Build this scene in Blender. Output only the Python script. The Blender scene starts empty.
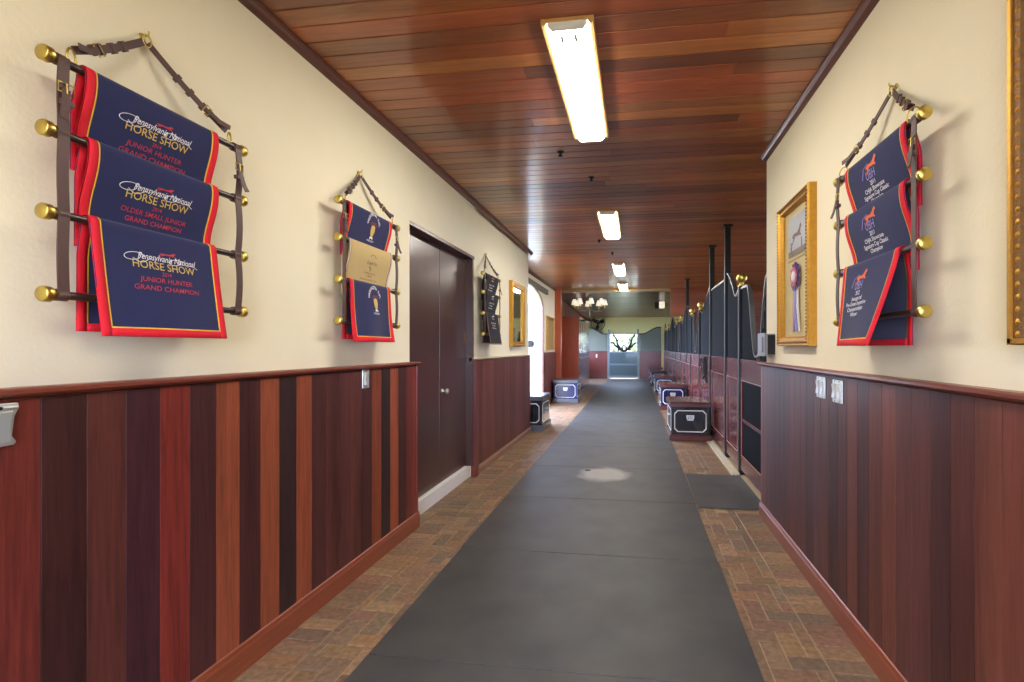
import bpy, bmesh, math, random
from mathutils import Vector, Matrix
random.seed(7)
PI = math.pi
SC = bpy.context.scene
COL = SC.collection
H = 1.45            # eye height
CEIL = 3.07

# ------------------------------------------------------------------ helpers
def lin(r, g, b):
    def f(c):
        c /= 255.0
        return c / 12.92 if c <= 0.04045 else ((c + 0.055) / 1.055) ** 2.4
    return (f(r), f(g), f(b), 1.0)

class MB:
    """collects geometry; build() links it as one mesh object"""
    def __init__(self):
        self.v, self.f, self.c, self.s = [], [], [], []
    def add(self, vs, fs, col=None, smooth=False, mat=None):
        o = len(self.v)
        for p in vs:
            p = Vector(p)
            self.v.append(mat @ p if mat else p)
        for f in fs:
            self.f.append([i + o for i in f]); self.c.append(col); self.s.append(smooth)
        return self
    def box(self, x0, x1, y0, y1, z0, z1, col=None, mat=None):
        vs = [(x, y, z) for x in (x0, x1) for y in (y0, y1) for z in (z0, z1)]
        fs = [(0, 1, 3, 2), (4, 6, 7, 5), (0, 4, 5, 1), (2, 3, 7, 6), (0, 2, 6, 4), (1, 5, 7, 3)]
        return self.add(vs, fs, col, False, mat)
    def prism(self, pts, e0, e1, axis='y', col=None, mat=None, smooth=False):
        """closed outline pts extruded along axis: y -> pts (x,z); x -> pts (y,z); z -> pts (x,y)"""
        n = len(pts)
        def P(p, e):
            return {'y': (p[0], e, p[1]), 'x': (e, p[0], p[1]), 'z': (p[0], p[1], e)}[axis]
        vs = [P(p, e0) for p in pts] + [P(p, e1) for p in pts]
        o = len(self.v)
        for p in vs:
            p = Vector(p); self.v.append(mat @ p if mat else p)
        fs = [[o + i for i in range(n)], [o + n + i for i in range(n)][::-1]]
        self.f += fs; self.c += [col, col]; self.s += [False, False]
        for i in range(n):
            j = (i + 1) % n
            self.f.append([o + i, o + j, o + n + j, o + n + i]); self.c.append(col); self.s.append(smooth)
        return self
    def strip(self, lo, hi, e0, e1, axis='y', col=None):
        """band between two polylines lo and hi (same count), extruded"""
        for i in range(len(lo) - 1):
            self.prism([lo[i], lo[i + 1], hi[i + 1], hi[i]], e0, e1, axis, col)
        return self
    def tube(self, pts, r, n=10, closed=False, col=None, mat=None, flat=None, up=None):
        """swept round (or flat=(w,t) rectangular-ish) section"""
        pts = [Vector(p) for p in pts]; m = len(pts); rings = []
        prev = None
        for i, p in enumerate(pts):
            a = pts[(i - 1) % m] if (closed or i > 0) else pts[i]
            b = pts[(i + 1) % m] if (closed or i < m - 1) else pts[i]
            t = (b - a).normalized()
            if up is not None:
                u = Vector(up(i)) if callable(up) else Vector(up)
            elif prev is None:
                u = Vector((0, 0, 1)) if abs(t.z) < 0.9 else Vector((1, 0, 0))
            else:
                u = prev
            u = (u - t * u.dot(t))
            if u.length < 1e-6:
                u = Vector((1, 0, 0)) if abs(t.x) < .9 else Vector((0, 1, 0)); u = u - t * u.dot(t)
            u.normalize(); prev = u; w = t.cross(u)
            rr = r[i] if isinstance(r, (list, tuple)) else r
            if flat:
                hw, ht = flat[0] / 2, flat[1] / 2
                ring = [p + w * x + u * y for x, y in ((-hw, -ht), (hw, -ht), (hw, ht), (-hw, ht))]
            else:
                ring = [p + u * (rr * math.cos(2 * PI * k / n)) + w * (rr * math.sin(2 * PI * k / n)) for k in range(n)]
            rings.append(ring)
        k = len(rings[0]); vs = [q for ring in rings for q in ring]; fs = []
        for i in range(m if closed else m - 1):
            j = (i + 1) % m
            for q in range(k):
                fs.append((i * k + q, i * k + (q + 1) % k, j * k + (q + 1) % k, j * k + q))
        self.add(vs, fs, col, not flat, mat)
        if not closed:
            self.add(rings[0], [tuple(range(k))[::-1]], col, False, mat)
            self.add(rings[-1], [tuple(range(k))], col, False, mat)
        return self
    def lathe(self, prof, n=20, mat=None, col=None, smooth=True):
        vs, fs = [], []
        for r, z in prof:
            for k in range(n):
                a = 2 * PI * k / n
                vs.append((r * math.cos(a), r * math.sin(a), z))
        for i in range(len(prof) - 1):
            for k in range(n):
                fs.append((i * n + k, i * n + (k + 1) % n, (i + 1) * n + (k + 1) % n, (i + 1) * n + k))
        self.add(vs, fs, col, smooth, mat)
        self.add([vs[k] for k in range(n)], [tuple(range(n))[::-1]], col, False, mat)
        self.add([vs[-n + k] for k in range(n)], [tuple(range(n))], col, False, mat)
        return self
    def sheet(self, S, u0, u1, v0, v1, nu, nv, h, lift=0.0, col=None):
        """thin shell of half thickness h over the surface S(u,v), raised by lift"""
        def N(u, v):
            e = 1e-3
            a = S(u + e, v) - S(u - e, v); b = S(u, v + e) - S(u, v - e)
            return a.cross(b).normalized()
        top, bot = [], []
        for j in range(nv + 1):
            for i in range(nu + 1):
                u = u0 + (u1 - u0) * i / nu; v = v0 + (v1 - v0) * j / nv
                p = S(u, v); n_ = N(u, v)
                top.append(p + n_ * (lift + h)); bot.append(p + n_ * (lift - h))
        k = len(top); W = nu + 1; fs = []
        for j in range(nv):
            for i in range(nu):
                q = (j * W + i, j * W + i + 1, (j + 1) * W + i + 1, (j + 1) * W + i)
                fs.append(q); fs.append(tuple(k + t for t in q[::-1]))
        edge = [i for i in range(W)] + [j * W + nu for j in range(1, nv + 1)] + \
               [nv * W + i for i in range(nu - 1, -1, -1)] + [j * W for j in range(nv - 1, 0, -1)]
        self.add(top + bot, fs, col, True)
        o = len(self.v) - 2 * k
        for a, b in zip(edge, edge[1:] + edge[:1]):
            self.f.append([o + b, o + a, o + a + k, o + b + k]); self.c.append(col); self.s.append(False)
        return self
    def build(self, name, mat=None, parent=None, bevel=0, seg=2, recalc=True):
        me = bpy.data.meshes.new(name)
        me.from_pydata([tuple(v) for v in self.v], [], self.f)
        me.polygons.foreach_set('use_smooth', self.s)
        if any(c is not None for c in self.c):
            at = me.color_attributes.new('tone', 'FLOAT_COLOR', 'CORNER')
            for p, c in zip(me.polygons, self.c):
                for li in p.loop_indices:
                    at.data[li].color = c if c else (1, 1, 1, 1)
        if recalc:
            bm = bmesh.new(); bm.from_mesh(me)
            bmesh.ops.recalc_face_normals(bm, faces=bm.faces); bm.to_mesh(me); bm.free()
        o = bpy.data.objects.new(name, me); COL.objects.link(o)
        if mat: me.materials.append(mat)
        if parent: o.parent = parent
        if bevel:
            b = o.modifiers.new('edge', 'BEVEL'); b.width = bevel; b.segments = seg
            b.limit_method = 'ANGLE'; b.angle_limit = 0.6
        return o

def tag(o, label, cat, group=None, kind=None):
    o['label'] = label; o['category'] = cat
    if group: o['group'] = group
    if kind: o['kind'] = kind
    return o
def thing(name, label, cat, loc=(0, 0, 0), rz=0, group=None):
    o = bpy.data.objects.new(name, None); COL.objects.link(o)
    o.empty_display_size = .1; o.location = loc; o.rotation_euler = (0, 0, rz)
    return tag(o, label, cat, group)
def struct(o, label=None, cat=None):
    o['kind'] = 'structure'
    if label: o['label'] = label
    if cat: o['category'] = cat
    return o
def copy_tree(o, parent=None):
    c = o.copy(); COL.objects.link(c)
    if parent: c.parent = parent
    for ch in list(o.children): copy_tree(ch, c)
    return c
def rot_to(d):
    return Vector((0, 0, 1)).rotation_difference(Vector(d)).to_matrix().to_4x4()
def at(loc, d=(0, 0, 1)):
    return Matrix.Translation(loc) @ rot_to(d)
def ss(x):
    x = max(0.0, min(1.0, x)); return x * x * (3 - 2 * x)

# ------------------------------------------------------------------ materials
def nt(name):
    m = bpy.data.materials.new(name); m.use_nodes = True
    t = m.node_tree; return m, t, t.nodes, t.links, t.nodes['Principled BSDF']
def plain(name, col, rough=.5, metal=0, bump=0, bscale=80, var=0, vscale=12, coat=0, spec=.5, sheen=0):
    m, t, N, L, B = nt(name)
    B.inputs['Base Color'].default_value = col; B.inputs['Roughness'].default_value = rough
    B.inputs['Metallic'].default_value = metal; B.inputs['Coat Weight'].default_value = coat
    B.inputs['Specular IOR Level'].default_value = spec
    B.inputs['Sheen Weight'].default_value = sheen
    co = N.new('ShaderNodeTexCoord')
    if var:
        n = N.new('ShaderNodeTexNoise'); n.inputs['Scale'].default_value = vscale; n.inputs['Detail'].default_value = 6
        L.new(co.outputs['Object'], n.inputs['Vector'])
        mx = N.new('ShaderNodeMix'); mx.data_type = 'RGBA'
        mx.inputs['A'].default_value = tuple(c * (1 - var) for c in col[:3]) + (1,)
        mx.inputs['B'].default_value = tuple(min(1, c * (1 + var)) for c in col[:3]) + (1,)
        L.new(n.outputs['Fac'], mx.inputs['Factor']); L.new(mx.outputs['Result'], B.inputs['Base Color'])
    if bump:
        n = N.new('ShaderNodeTexNoise'); n.inputs['Scale'].default_value = bscale; n.inputs['Detail'].default_value = 5
        L.new(co.outputs['Object'], n.inputs['Vector'])
        b = N.new('ShaderNodeBump'); b.inputs['Strength'].default_value = bump; b.inputs['Distance'].default_value = .004
        L.new(n.outputs['Fac'], b.inputs['Height']); L.new(b.outputs['Normal'], B.inputs['Normal'])
    return m
def wood(name, col=None, axis='z', rough=.35, coat=.2, contrast=.35, fine=60, stretch=14, spec=.5, crough=.22):
    """grain streaks running along axis; takes the board colours stored on the mesh when col is None"""
    m, t, N, L, B = nt(name)
    co = N.new('ShaderNodeTexCoord'); mp = N.new('ShaderNodeMapping')
    s = {'x': (1 / stretch, 1, 1), 'y': (1, 1 / stretch, 1), 'z': (1, 1, 1 / stretch)}[axis]
    mp.inputs['Scale'].default_value = s; L.new(co.outputs['Object'], mp.inputs['Vector'])
    n1 = N.new('ShaderNodeTexNoise'); n1.inputs['Scale'].default_value = fine; n1.inputs['Detail'].default_value = 8
    n1.inputs['Roughness'].default_value = .65; n1.inputs['Distortion'].default_value = .6
    n2 = N.new('ShaderNodeTexNoise'); n2.inputs['Scale'].default_value = fine / 9; n2.inputs['Detail'].default_value = 4
    for n in (n1, n2): L.new(mp.outputs['Vector'], n.inputs['Vector'])
    ad = N.new('ShaderNodeMath'); ad.operation = 'ADD'; L.new(n1.outputs['Fac'], ad.inputs[0]); L.new(n2.outputs['Fac'], ad.inputs[1])
    mr = N.new('ShaderNodeMapRange'); mr.inputs['From Min'].default_value = .6; mr.inputs['From Max'].default_value = 1.4
    mr.inputs['To Min'].default_value = 1 - contrast; mr.inputs['To Max'].default_value = 1 + contrast
    L.new(ad.outputs[0], mr.inputs['Value'])
    sc = N.new('ShaderNodeVectorMath'); sc.operation = 'SCALE'
    if col is None:
        a = N.new('ShaderNodeVertexColor'); a.layer_name = 'tone'; L.new(a.outputs['Color'], sc.inputs[0])
    else:
        sc.inputs[0].default_value = col[:3]
    L.new(mr.outputs['Result'], sc.inputs['Scale']); L.new(sc.outputs['Vector'], B.inputs['Base Color'])
    B.inputs['Roughness'].default_value = rough; B.inputs['Coat Weight'].default_value = coat
    B.inputs['Coat Roughness'].default_value = crough; B.inputs['Specular IOR Level'].default_value = spec
    b = N.new('ShaderNodeBump'); b.inputs['Strength'].default_value = .12 if coat < .5 else .015; b.inputs['Distance'].default_value = .002
    L.new(n1.outputs['Fac'], b.inputs['Height']); L.new(b.outputs['Normal'], B.inputs['Normal'])
    return m
def emit(name, col, strength):
    m, t, N, L, B = nt(name)
    B.inputs['Base Color'].default_value = (.9, .9, .9, 1)
    B.inputs['Emission Color'].default_value = col; B.inputs['Emission Strength'].default_value = strength
    return m

CREAM = plain('cream_stucco', lin(240, 232, 203), .85, bump=.32, bscale=70, var=.03, vscale=5, spec=.25)
PALE = plain('pale_plaster', lin(226, 222, 160), .85, bump=.2, bscale=60, spec=.25)
PANEL = wood('wainscot_wood', None, 'z', .45, .08, .7, 55, 18, .35)
PLANKX = wood('ceiling_wood', None, 'x', .36, .5, .5, 55, 16, .5, .13)
TRIMW = wood('trim_wood', lin(120, 58, 42), 'y', .35, .3, .3, 60, 14)
BASEW = wood('baseboard_wood', lin(134, 66, 40), 'y', .35, .3, .3, 60, 14)
MAHOG = wood('mahogany_end', lin(110, 44, 36), 'z', .32, .3, .25, 60, 14)
CROWNW = wood('crown_wood', lin(96, 56, 44), 'y', .4, .2, .3, 60, 14)
DOORW = wood('dark_door_wood', lin(74, 46, 40), 'z', .3, .35, .28, 70, 18)
PINE = wood('orange_pine', lin(176, 78, 34), 'z', .35, .35, .28, 40, 12)
STALLW = wood('stall_mahogany', lin(96, 38, 33), 'z', .25, .4, .1, 90, 20)
LEATHER = plain('brown_leather', lin(84, 60, 56), .5, bump=.2, bscale=220, var=.15)
POLE = plain('dark_pole', lin(52, 36, 32), .3, coat=.3)
BRASS = plain('brass', lin(206, 184, 100), .33, 1, var=.12, vscale=40)
BRONZE = plain('aged_brass', lin(120, 92, 54), .32, 1)
STEEL = plain('brushed_steel', lin(206, 209, 206), .34, .7, var=.06, vscale=60)
GREYBOX = plain('grey_metal', lin(128, 126, 126), .5, .3)
BLACKM = plain('black_metal', lin(20, 21, 24), .4, spec=.3)
GRILLE = plain('charcoal_paint', lin(36, 42, 50), .7, spec=.2)
PANELB = plain('black_panel', lin(14, 16, 22), .8, spec=.08)
IRON = plain('wrought_iron', lin(34, 32, 32), .5, .3)
STEELBLUE = plain('grey_blue_paint', lin(120, 136, 144), .4, .2)
NAVY = plain('navy_wool', lin(38, 42, 84), .9, bump=.35, bscale=420, var=.1, vscale=8, spec=.2, sheen=.15)
BLACKW = plain('black_wool', lin(26, 25, 32), .9, bump=.35, bscale=420, var=.1, spec=.2, sheen=.1)
TANW = plain('tan_wool', lin(196, 172, 118), .9, bump=.35, bscale=420, var=.06, spec=.2, sheen=.1)
RED = plain('red_binding', lin(222, 30, 50), .7, bump=.4, bscale=300, spec=.3)
WINE = plain('wine_binding', lin(122, 38, 62), .7, bump=.4, bscale=300, spec=.3)
CREAMB = plain('cream_binding', lin(214, 200, 176), .7, spec=.3)
YELLOW = plain('yellow_piping', lin(236, 196, 60), .6)
TH_WHITE = plain('white_thread', lin(232, 232, 240), .6)
TH_GOLD = plain('gold_thread', lin(206, 176, 92), .55)
TH_RED = plain('crimson_thread', lin(186, 44, 66), .6)
TH_ORANGE = plain('orange_thread', lin(232, 106, 54), .6)
TH_PURPLE = plain('lilac_thread', lin(150, 140, 214), .6)
TH_BROWN = plain('brown_thread', lin(120, 84, 58), .6)
TH_WINE = plain('maroon_thread', lin(110, 36, 60), .6)
WHITE = plain('white_paint', lin(235, 235, 232), .5)
DWHITE = plain('white_gloss_paint', lin(240, 242, 244), .35)
GILT = plain('gilt_wood', lin(196, 146, 58), .35, .75, bump=.6, bscale=140, var=.25, vscale=50)
GILTD = plain('aged_gilt', lin(120, 88, 52), .42, .5, bump=.8, bscale=160, var=.3, vscale=60)
MATB = plain('cream_matboard', lin(214, 200, 150), .8)
CONC = plain('pale_concrete', lin(190, 178, 150), .9, bump=.4, bscale=60, var=.15)
SOIL = plain('stall_bedding', lin(120, 98, 70), .95, bump=.8, bscale=40, var=.3)
GREENB = plain('grey_green_paint', lin(104, 114, 102), .45, coat=.2)
TEAL = plain('teal_grey_paint', lin(70, 92, 94), .4, coat=.3)
TRUNKN = plain('navy_trunk_paint', lin(18, 26, 68), .22, coat=.6)
TRUNKD = plain('black_trunk_paint', lin(22, 24, 38), .22, coat=.6)
TRUNKW = wood('trunk_mahogany', lin(88, 42, 38), 'x', .25, .6, .25, 60, 12)
TRUNKG = plain('grey_trunk_paint', lin(92, 96, 108), .3, coat=.5)
ROPE = plain('dark_webbing', lin(46, 44, 46), .7)
def glass_mat():
    m, t, N, L, B = nt('clear_glass')
    tr = N.new('ShaderNodeBsdfTransparent'); gl = N.new('ShaderNodeBsdfGlossy'); gl.inputs['Roughness'].default_value = .02
    mx = N.new('ShaderNodeMixShader')
    mx.inputs[0].default_value = .07; L.new(tr.outputs[0], mx.inputs[1]); L.new(gl.outputs[0], mx.inputs[2])
    L.new(mx.outputs[0], N['Material Output'].inputs['Surface'])
    return m
GLASS = glass_mat()
MIRROR = plain('mirror_glass', (.85, .87, .84, 1), .04, 1)

def rubber_mat():
    m, t, N, L, B = nt('black_rubber')
    geo = N.new('ShaderNodeNewGeometry')
    n = N.new('ShaderNodeTexNoise'); n.inputs['Scale'].default_value = 3.2; n.inputs['Detail'].default_value = 8
    n2 = N.new('ShaderNodeTexNoise'); n2.inputs['Scale'].default_value = 160; n2.inputs['Detail'].default_value = 2
    for q in (n, n2): L.new(geo.outputs['Position'], q.inputs['Vector'])
    r = N.new('ShaderNodeValToRGB')
    r.color_ramp.elements[0].position = .3; r.color_ramp.elements[0].color = lin(57, 57, 57)
    r.color_ramp.elements[1].position = .75; r.color_ramp.elements[1].color = lin(77, 76, 73)
    L.new(n.outputs['Fac'], r.inputs['Fac'])
    # dusty pale patch left on the rubber in the middle of the aisle
    d = N.new('ShaderNodeVectorMath'); d.operation = 'DISTANCE'; d.inputs[1].default_value = (-.36, 5.50, .012)
    w = N.new('ShaderNodeTexNoise'); w.inputs['Scale'].default_value = 5; w.inputs['Detail'].default_value = 4
    L.new(geo.outputs['Position'], w.inputs['Vector']); L.new(geo.outputs['Position'], d.inputs[0])
    a = N.new('ShaderNodeMath'); a.operation = 'MULTIPLY_ADD'; a.inputs[1].default_value = .2; L.new(w.outputs['Fac'], a.inputs[0]); L.new(d.outputs['Value'], a.inputs[2])
    mr = N.new('ShaderNodeMapRange'); mr.inputs['From Min'].default_value = .44; mr.inputs['From Max'].default_value = .30
    mr.inputs['To Min'].default_value = 0; mr.inputs['To Max'].default_value = .75; L.new(a.outputs[0], mr.inputs['Value'])
    mx = N.new('ShaderNodeMix'); mx.data_type = 'RGBA'; L.new(mr.outputs['Result'], mx.inputs['Factor'])
    L.new(r.outputs['Color'], mx.inputs['A']); mx.inputs['B'].default_value = lin(176, 172, 162)
    sp = N.new('ShaderNodeMapRange'); sp.inputs['From Min'].default_value = .68; sp.inputs['From Max'].default_value = .74
    sp.inputs['To Max'].default_value = .22
    L.new(n2.outputs['Fac'], sp.inputs['Value'])
    m2 = N.new('ShaderNodeMix'); m2.data_type = 'RGBA'; L.new(sp.outputs['Result'], m2.inputs['Factor'])
    L.new(mx.outputs['Result'], m2.inputs['A']); m2.inputs['B'].default_value = lin(150, 148, 140)
    L.new(m2.outputs['Result'], B.inputs['Base Color'])
    B.inputs['Roughness'].default_value = .5; B.inputs['Specular IOR Level'].default_value = .5
    wv = N.new('ShaderNodeTexWave'); wv.inputs['Scale'].default_value = 26; wv.bands_direction = 'X'
    L.new(geo.outputs['Position'], wv.inputs['Vector'])
    b = N.new('ShaderNodeBump'); b.inputs['Strength'].default_value = .22; b.inputs['Distance'].default_value = .002
    L.new(wv.outputs['Fac'], b.inputs['Height'])
    b2 = N.new('ShaderNodeBump'); b2.inputs['Strength'].default_value = .25; b2.inputs['Distance'].default_value = .002
    L.new(n2.outputs['Fac'], b2.inputs['Height']); L.new(b.outputs['Normal'], b2.inputs['Normal'])
    L.new(b2.outputs['Normal'], B.inputs['Normal'])
    return m
RUBBER = rubber_mat()
def brick_mat():
    m, t, N, L, B = nt('brick_paver')
    a = N.new('ShaderNodeVertexColor'); a.layer_name = 'tone'
    co = N.new('ShaderNodeTexCoord'); n = N.new('ShaderNodeTexNoise'); n.inputs['Scale'].default_value = 35; n.inputs['Detail'].default_value = 8
    L.new(co.outputs['Object'], n.inputs['Vector'])
    mr = N.new('ShaderNodeMapRange'); mr.inputs['From Min'].default_value = .3; mr.inputs['From Max'].default_value = .7
    mr.inputs['To Min'].default_value = .68; mr.inputs['To Max'].default_value = 1.28; L.new(n.outputs['Fac'], mr.inputs['Value'])
    sc = N.new('ShaderNodeVectorMath'); sc.operation = 'SCALE'; L.new(a.outputs['Color'], sc.inputs[0]); L.new(mr.outputs['Result'], sc.inputs['Scale'])
    L.new(sc.outputs['Vector'], B.inputs['Base Color']); B.inputs['Roughness'].default_value = .55
    b = N.new('ShaderNodeBump'); b.inputs['Strength'].default_value = .4; b.inputs['Distance'].default_value = .004
    L.new(n.outputs['Fac'], b.inputs['Height']); L.new(b.outputs['Normal'], B.inputs['Normal'])
    return m
BRICK = brick_mat()
MORTAR = plain('sand_joint', lin(170, 146, 108), .95, bump=.5, bscale=120, var=.2)
LAMP = emit('lamp_diffuser', (1, .95, .86, 1), 36.0)
GLOW = emit('lit_shade', (1, .88, .66, 1), .55)

# ------------------------------------------------------------------ camera, world, sun
cam = bpy.data.cameras.new('camera'); co = bpy.data.objects.new('camera', cam); COL.objects.link(co)
co.location = (0, 0, H); co.rotation_euler = (PI / 2, 0, math.radians(7.75))
cam.sensor_width = 36; cam.lens = 485 / 1024 * 36
cam.shift_x = -58 / 1024; cam.shift_y = 6.5 / 1024; cam.clip_start = .02
SC.camera = co
w = bpy.data.worlds.new('world'); SC.world = w; w.use_nodes = True
bg = w.node_tree.nodes['Background']; bg.inputs['Color'].default_value = (.58, .69, 1, 1); bg.inputs['Strength'].default_value = 17.0
vs = SC.view_settings; vs.view_transform = 'Standard'; vs.look = 'None'; vs.gamma = 1; vs.use_curve_mapping = False
vs.exposure = 0.44
SC.cycles.use_denoising = True
SC.cycles.max_bounces = 10; SC.cycles.diffuse_bounces = 6; SC.cycles.glossy_bounces = 4
SC.cycles.sample_clamp_indirect = 6

# ------------------------------------------------------------------ the setting
XL, XR = -1.79, 1.095          # plaster faces
Y0 = -1.6
def jitter(c, k=.12):
    f = 1 + random.uniform(-k, k); return tuple(max(0, x * f * (1 + random.uniform(-.04, .04))) for x in c[:3]) + (1,)

# ground outside, floor base
struct(MB().box(-30, 30, -30, 60, -.35, -.06).build('ground', plain('grass_ground', lin(136, 134, 104), .95, bump=.8, bscale=8, var=.3)), None)
fl = struct(MB().box(-2.45, 1.25, Y0, 23.2, -.06, -.006).build('floor', MORTAR), 'brick paver floor of the barn aisle', 'floor')
# herringbone pavers in the parts the mats leave open
bm_ = MB()
tones = [lin(134, 106, 78), lin(124, 98, 74), lin(144, 114, 84), lin(118, 96, 76), lin(130, 98, 76), lin(122, 102, 80), lin(138, 106, 74)]
b_, gap = .1, .0022
def open_floor(x0, x1, y0, y1):
    if y1 > 23.1 or y0 < Y0: return False
    cx = (x0 + x1) / 2; cy = (y0 + y1) / 2
    if cx > 1.24: return False
    if -1.16 < cx < .46 and y0 < 21.7: return False
    if cx < 0:
        if y1 < 3.6: return x1 > -1.80
        if y1 < 8.15: return x1 > -1.86
        return x1 > -2.30 and cx > -2.35 and x0 > -2.42
    if y1 > 4.5 and y0 < 5.65 and x0 > .56: return False
    return x0 < 1.2
def paver(x0, x1, y0, y1):
    if open_floor(x0, x1, y0, y1):
        dz = random.uniform(-.0012, .0008)
        x0 += gap; x1 -= gap; y0 += gap; y1 -= gap; e = .004
        vs_ = [(x0, y0, -.02), (x1, y0, -.02), (x1, y1, -.02), (x0, y1, -.02),
               (x0, y0, dz - e), (x1, y0, dz - e), (x1, y1, dz - e), (x0, y1, dz - e),
               (x0 + e, y0 + e, dz), (x1 - e, y0 + e, dz), (x1 - e, y1 - e, dz), (x0 + e, y1 - e, dz)]
        fs_ = [(8, 9, 10, 11)]
        for k in range(4):
            j = (k + 1) % 4; fs_ += [(k, j, 4 + j, 4 + k), (4 + k, 4 + j, 8 + j, 8 + k)]
        bm_.add(vs_, fs_, jitter(random.choice(tones), .13))
def lattice_ok(x0, x1, y0, y1):
    if x1 > .868: return x0 < .868
    return True
for j in range(-20, 240):          # 90-degree herringbone lattice
    for i in range(-30, 20):
        m4 = (i - j) % 4
        x, y = i * b_, j * b_
        if m4 == 0: a4 = (x, x + 2 * b_, y, y + b_)
        elif m4 == 2: a4 = (x, x + b_, y - b_, y + b_)
        else: continue
        # the herringbone is cut against a header course along each wall
        lo = -1.54 if a4[3] < 8.1 else -9
        xa, xb = max(a4[0], lo), min(a4[1], .865)
        if xb - xa > .02: paver(xa, xb, a4[2], a4[3])
for j in range(-16, 232):
    y = j * b_
    if y + b_ < 23: 
        paver(.865, 1.065, y, y + b_)
        if y + b_ < 8.1: paver(-1.74, -1.54, y, y + b_)
        if y < 8.1: paver(-1.94, -1.74, y, y + b_)
pav = bm_.build('paver_surface', BRICK, fl, recalc=False)

# ceiling of transverse boards
cm = MB()
ctones = [lin(156, 90, 46), lin(136, 74, 40), lin(168, 104, 52), lin(118, 64, 38), lin(156, 82, 44), lin(148, 92, 48)]
pw = .124
y = Y0
while y < 13.6:
    x = -2.45
    if y < 8.1: x = -1.95
    x -= random.uniform(0, 1.5); first = True
    while x < 4.9:
        x1 = min(4.9, x + random.uniform(2.0, 4.2))
        xa = max(x, -2.5 if y >= 8.1 else -1.95)
        if x1 > xa + .01:
            c = jitter(random.choice(ctones), .14)
            cm.prism([(y + .007, CEIL + .02), (y + .007, CEIL + .002), (y + .0085, CEIL), (y + pw - .0025, CEIL), (y + pw - .001, CEIL + .002), (y + pw - .001, CEIL + .02)], xa + .0008, x1 - .0008, 'x', c)
        x = x1
    y += pw
ce = struct(cm.build('ceiling', PLANKX), 'varnished plank ceiling over the aisle', 'ceiling')
MB().box(-2.6, 5, Y0, 13.75, CEIL + .012, CEIL + .12).build('deck', plain('dark_gap', lin(40, 22, 16), .9), ce)
# ceiling of the far bay, falling slightly to the end wall
cm = MB(); y = 13.66; z1 = lambda yy: 3.06 - (yy - 13.66) * .0195
ftones = [lin(104, 76, 64), lin(96, 72, 62), lin(112, 82, 68)]
while y < 23.1:
    cm.prism([(y + .002, z1(y) + .03), (y + .002, z1(y) + .006), (y + .007, z1(y)), (y + pw - .007, z1(y)), (y + pw - .002, z1(y) + .006), (y + pw - .002, z1(y) + .03)], -2.6, 5, 'x', jitter(random.choice(ftones), .1)); y += pw
ce2 = struct(cm.build('ceiling', PLANKX), 'darker plank ceiling of the far bay', 'ceiling')
MB().prism([(13.5, 3.08), (23.3, 2.9), (23.3, 3.0), (13.5, 3.2)], -2.6, 5, 'x').build('deck', bpy.data.materials['dark_gap'], ce2)
struct(MB().box(-2.25, .95, 13.54, 13.66, 3.0, 3.07).build('trim_5', wood('pale_beam', lin(150, 128, 84), 'x', .35, .3, .2)), 'pale beam where the far ceiling begins', 'beam')

# left wall, front section
def wall(name, label, boxes, mat=CREAM):
    m = MB()
    for b in boxes: m.box(*b)
    return struct(m.build(name, mat), label, 'wall')
wl = wall('wall_left', 'cream plaster wall above wainscot left of the aisle',
          [(-2.0, XL, Y0, 3.66, 0, CEIL + .02), (-2.04, XL, 3.66, 5.24, 2.465, CEIL + .02), (-2.04, -1.83, 5.24, 8.15, 0, CEIL + .02),
           (-2.45, -1.98, 8.03, 8.15, 0, CEIL + .02), (-2.2, -1.93, 3.3, 5.6, 0, 2.6)])
REDB, DKB, BRB, PUR, BRR, ORG, VDK = lin(112, 46, 38), lin(68, 34, 32), lin(86, 44, 38), lin(64, 32, 37), lin(124, 46, 37), lin(134, 66, 42), lin(48, 30, 29)
seq = [REDB, DKB, BRB, PUR, BRR, DKB, ORG, DKB, ORG, VDK, ORG, DKB, BRB, BRB, BRB, DKB, ORG, VDK, ORG, DKB, REDB]
def boards_left(m, xface, ya, yb, cols, wdt, z0=.1, z1=1.3):
    y = ya; k = 0
    while y < yb - .005:
        y1 = min(yb, y + wdt); c = cols(k)
        m.prism([(xface - .03, y + .0004), (xface - .0006, y + .0008), (xface, y + .0014), (xface, y1 - .0014), (xface - .0006, y1 - .0008), (xface - .03, y1 - .0004)], z0, z1, 'z', c)
        y = y1; k += 1
m = MB()
boards_left(m, -1.75, 1.093, 3.712, lambda k: jitter(seq[min(k, len(seq) - 1)], .07), .1215)
boards_left(m, -1.75, Y0, 1.093, lambda k: jitter(random.choice(seq), .08), .1215)
m.build('wainscot', PANEL, wl)
m = MB()
rnd = random.Random(3)
boards_left(m, -1.80, 5.30, 8.165, lambda k: jitter(rnd.choice([lin(104, 58, 52), lin(96, 52, 48), lin(112, 64, 56)]), .06), .25)
m.build('wainscot', PANEL, wl)
MB().box(-1.83, -1.765, 5.22, 5.31, 0, 1.315).build('end_post', MAHOG, wl, .004)
MB().box(-1.79, -1.745, 3.7, 3.722, .1, 1.31).build('end_board', MAHOG, wl, .003)
def cap(name, xw, s, ya, yb, parent, zt=1.335, out=.055, mat=TRIMW):
    """moulded cap rail; s=+1 sticks out towards +x from xw"""
    pr = [(0, -.045), (.018, -.045), (.022, -.03), (out - .012, -.024), (out, -.016), (out, -.006), (out - .008, 0), (0, 0)]
    return MB().prism([(xw + s * a, zt + b) for a, b in pr], ya, yb, 'y').build(name, mat, parent)
cap('cap_rail', XL, 1, Y0, 3.74, wl, out=.062)
cap('cap_rail', -1.84, 1, 5.2, 8.175, wl, out=.06, mat=plain('pale_cap', lin(206, 194, 160), .5))
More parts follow.
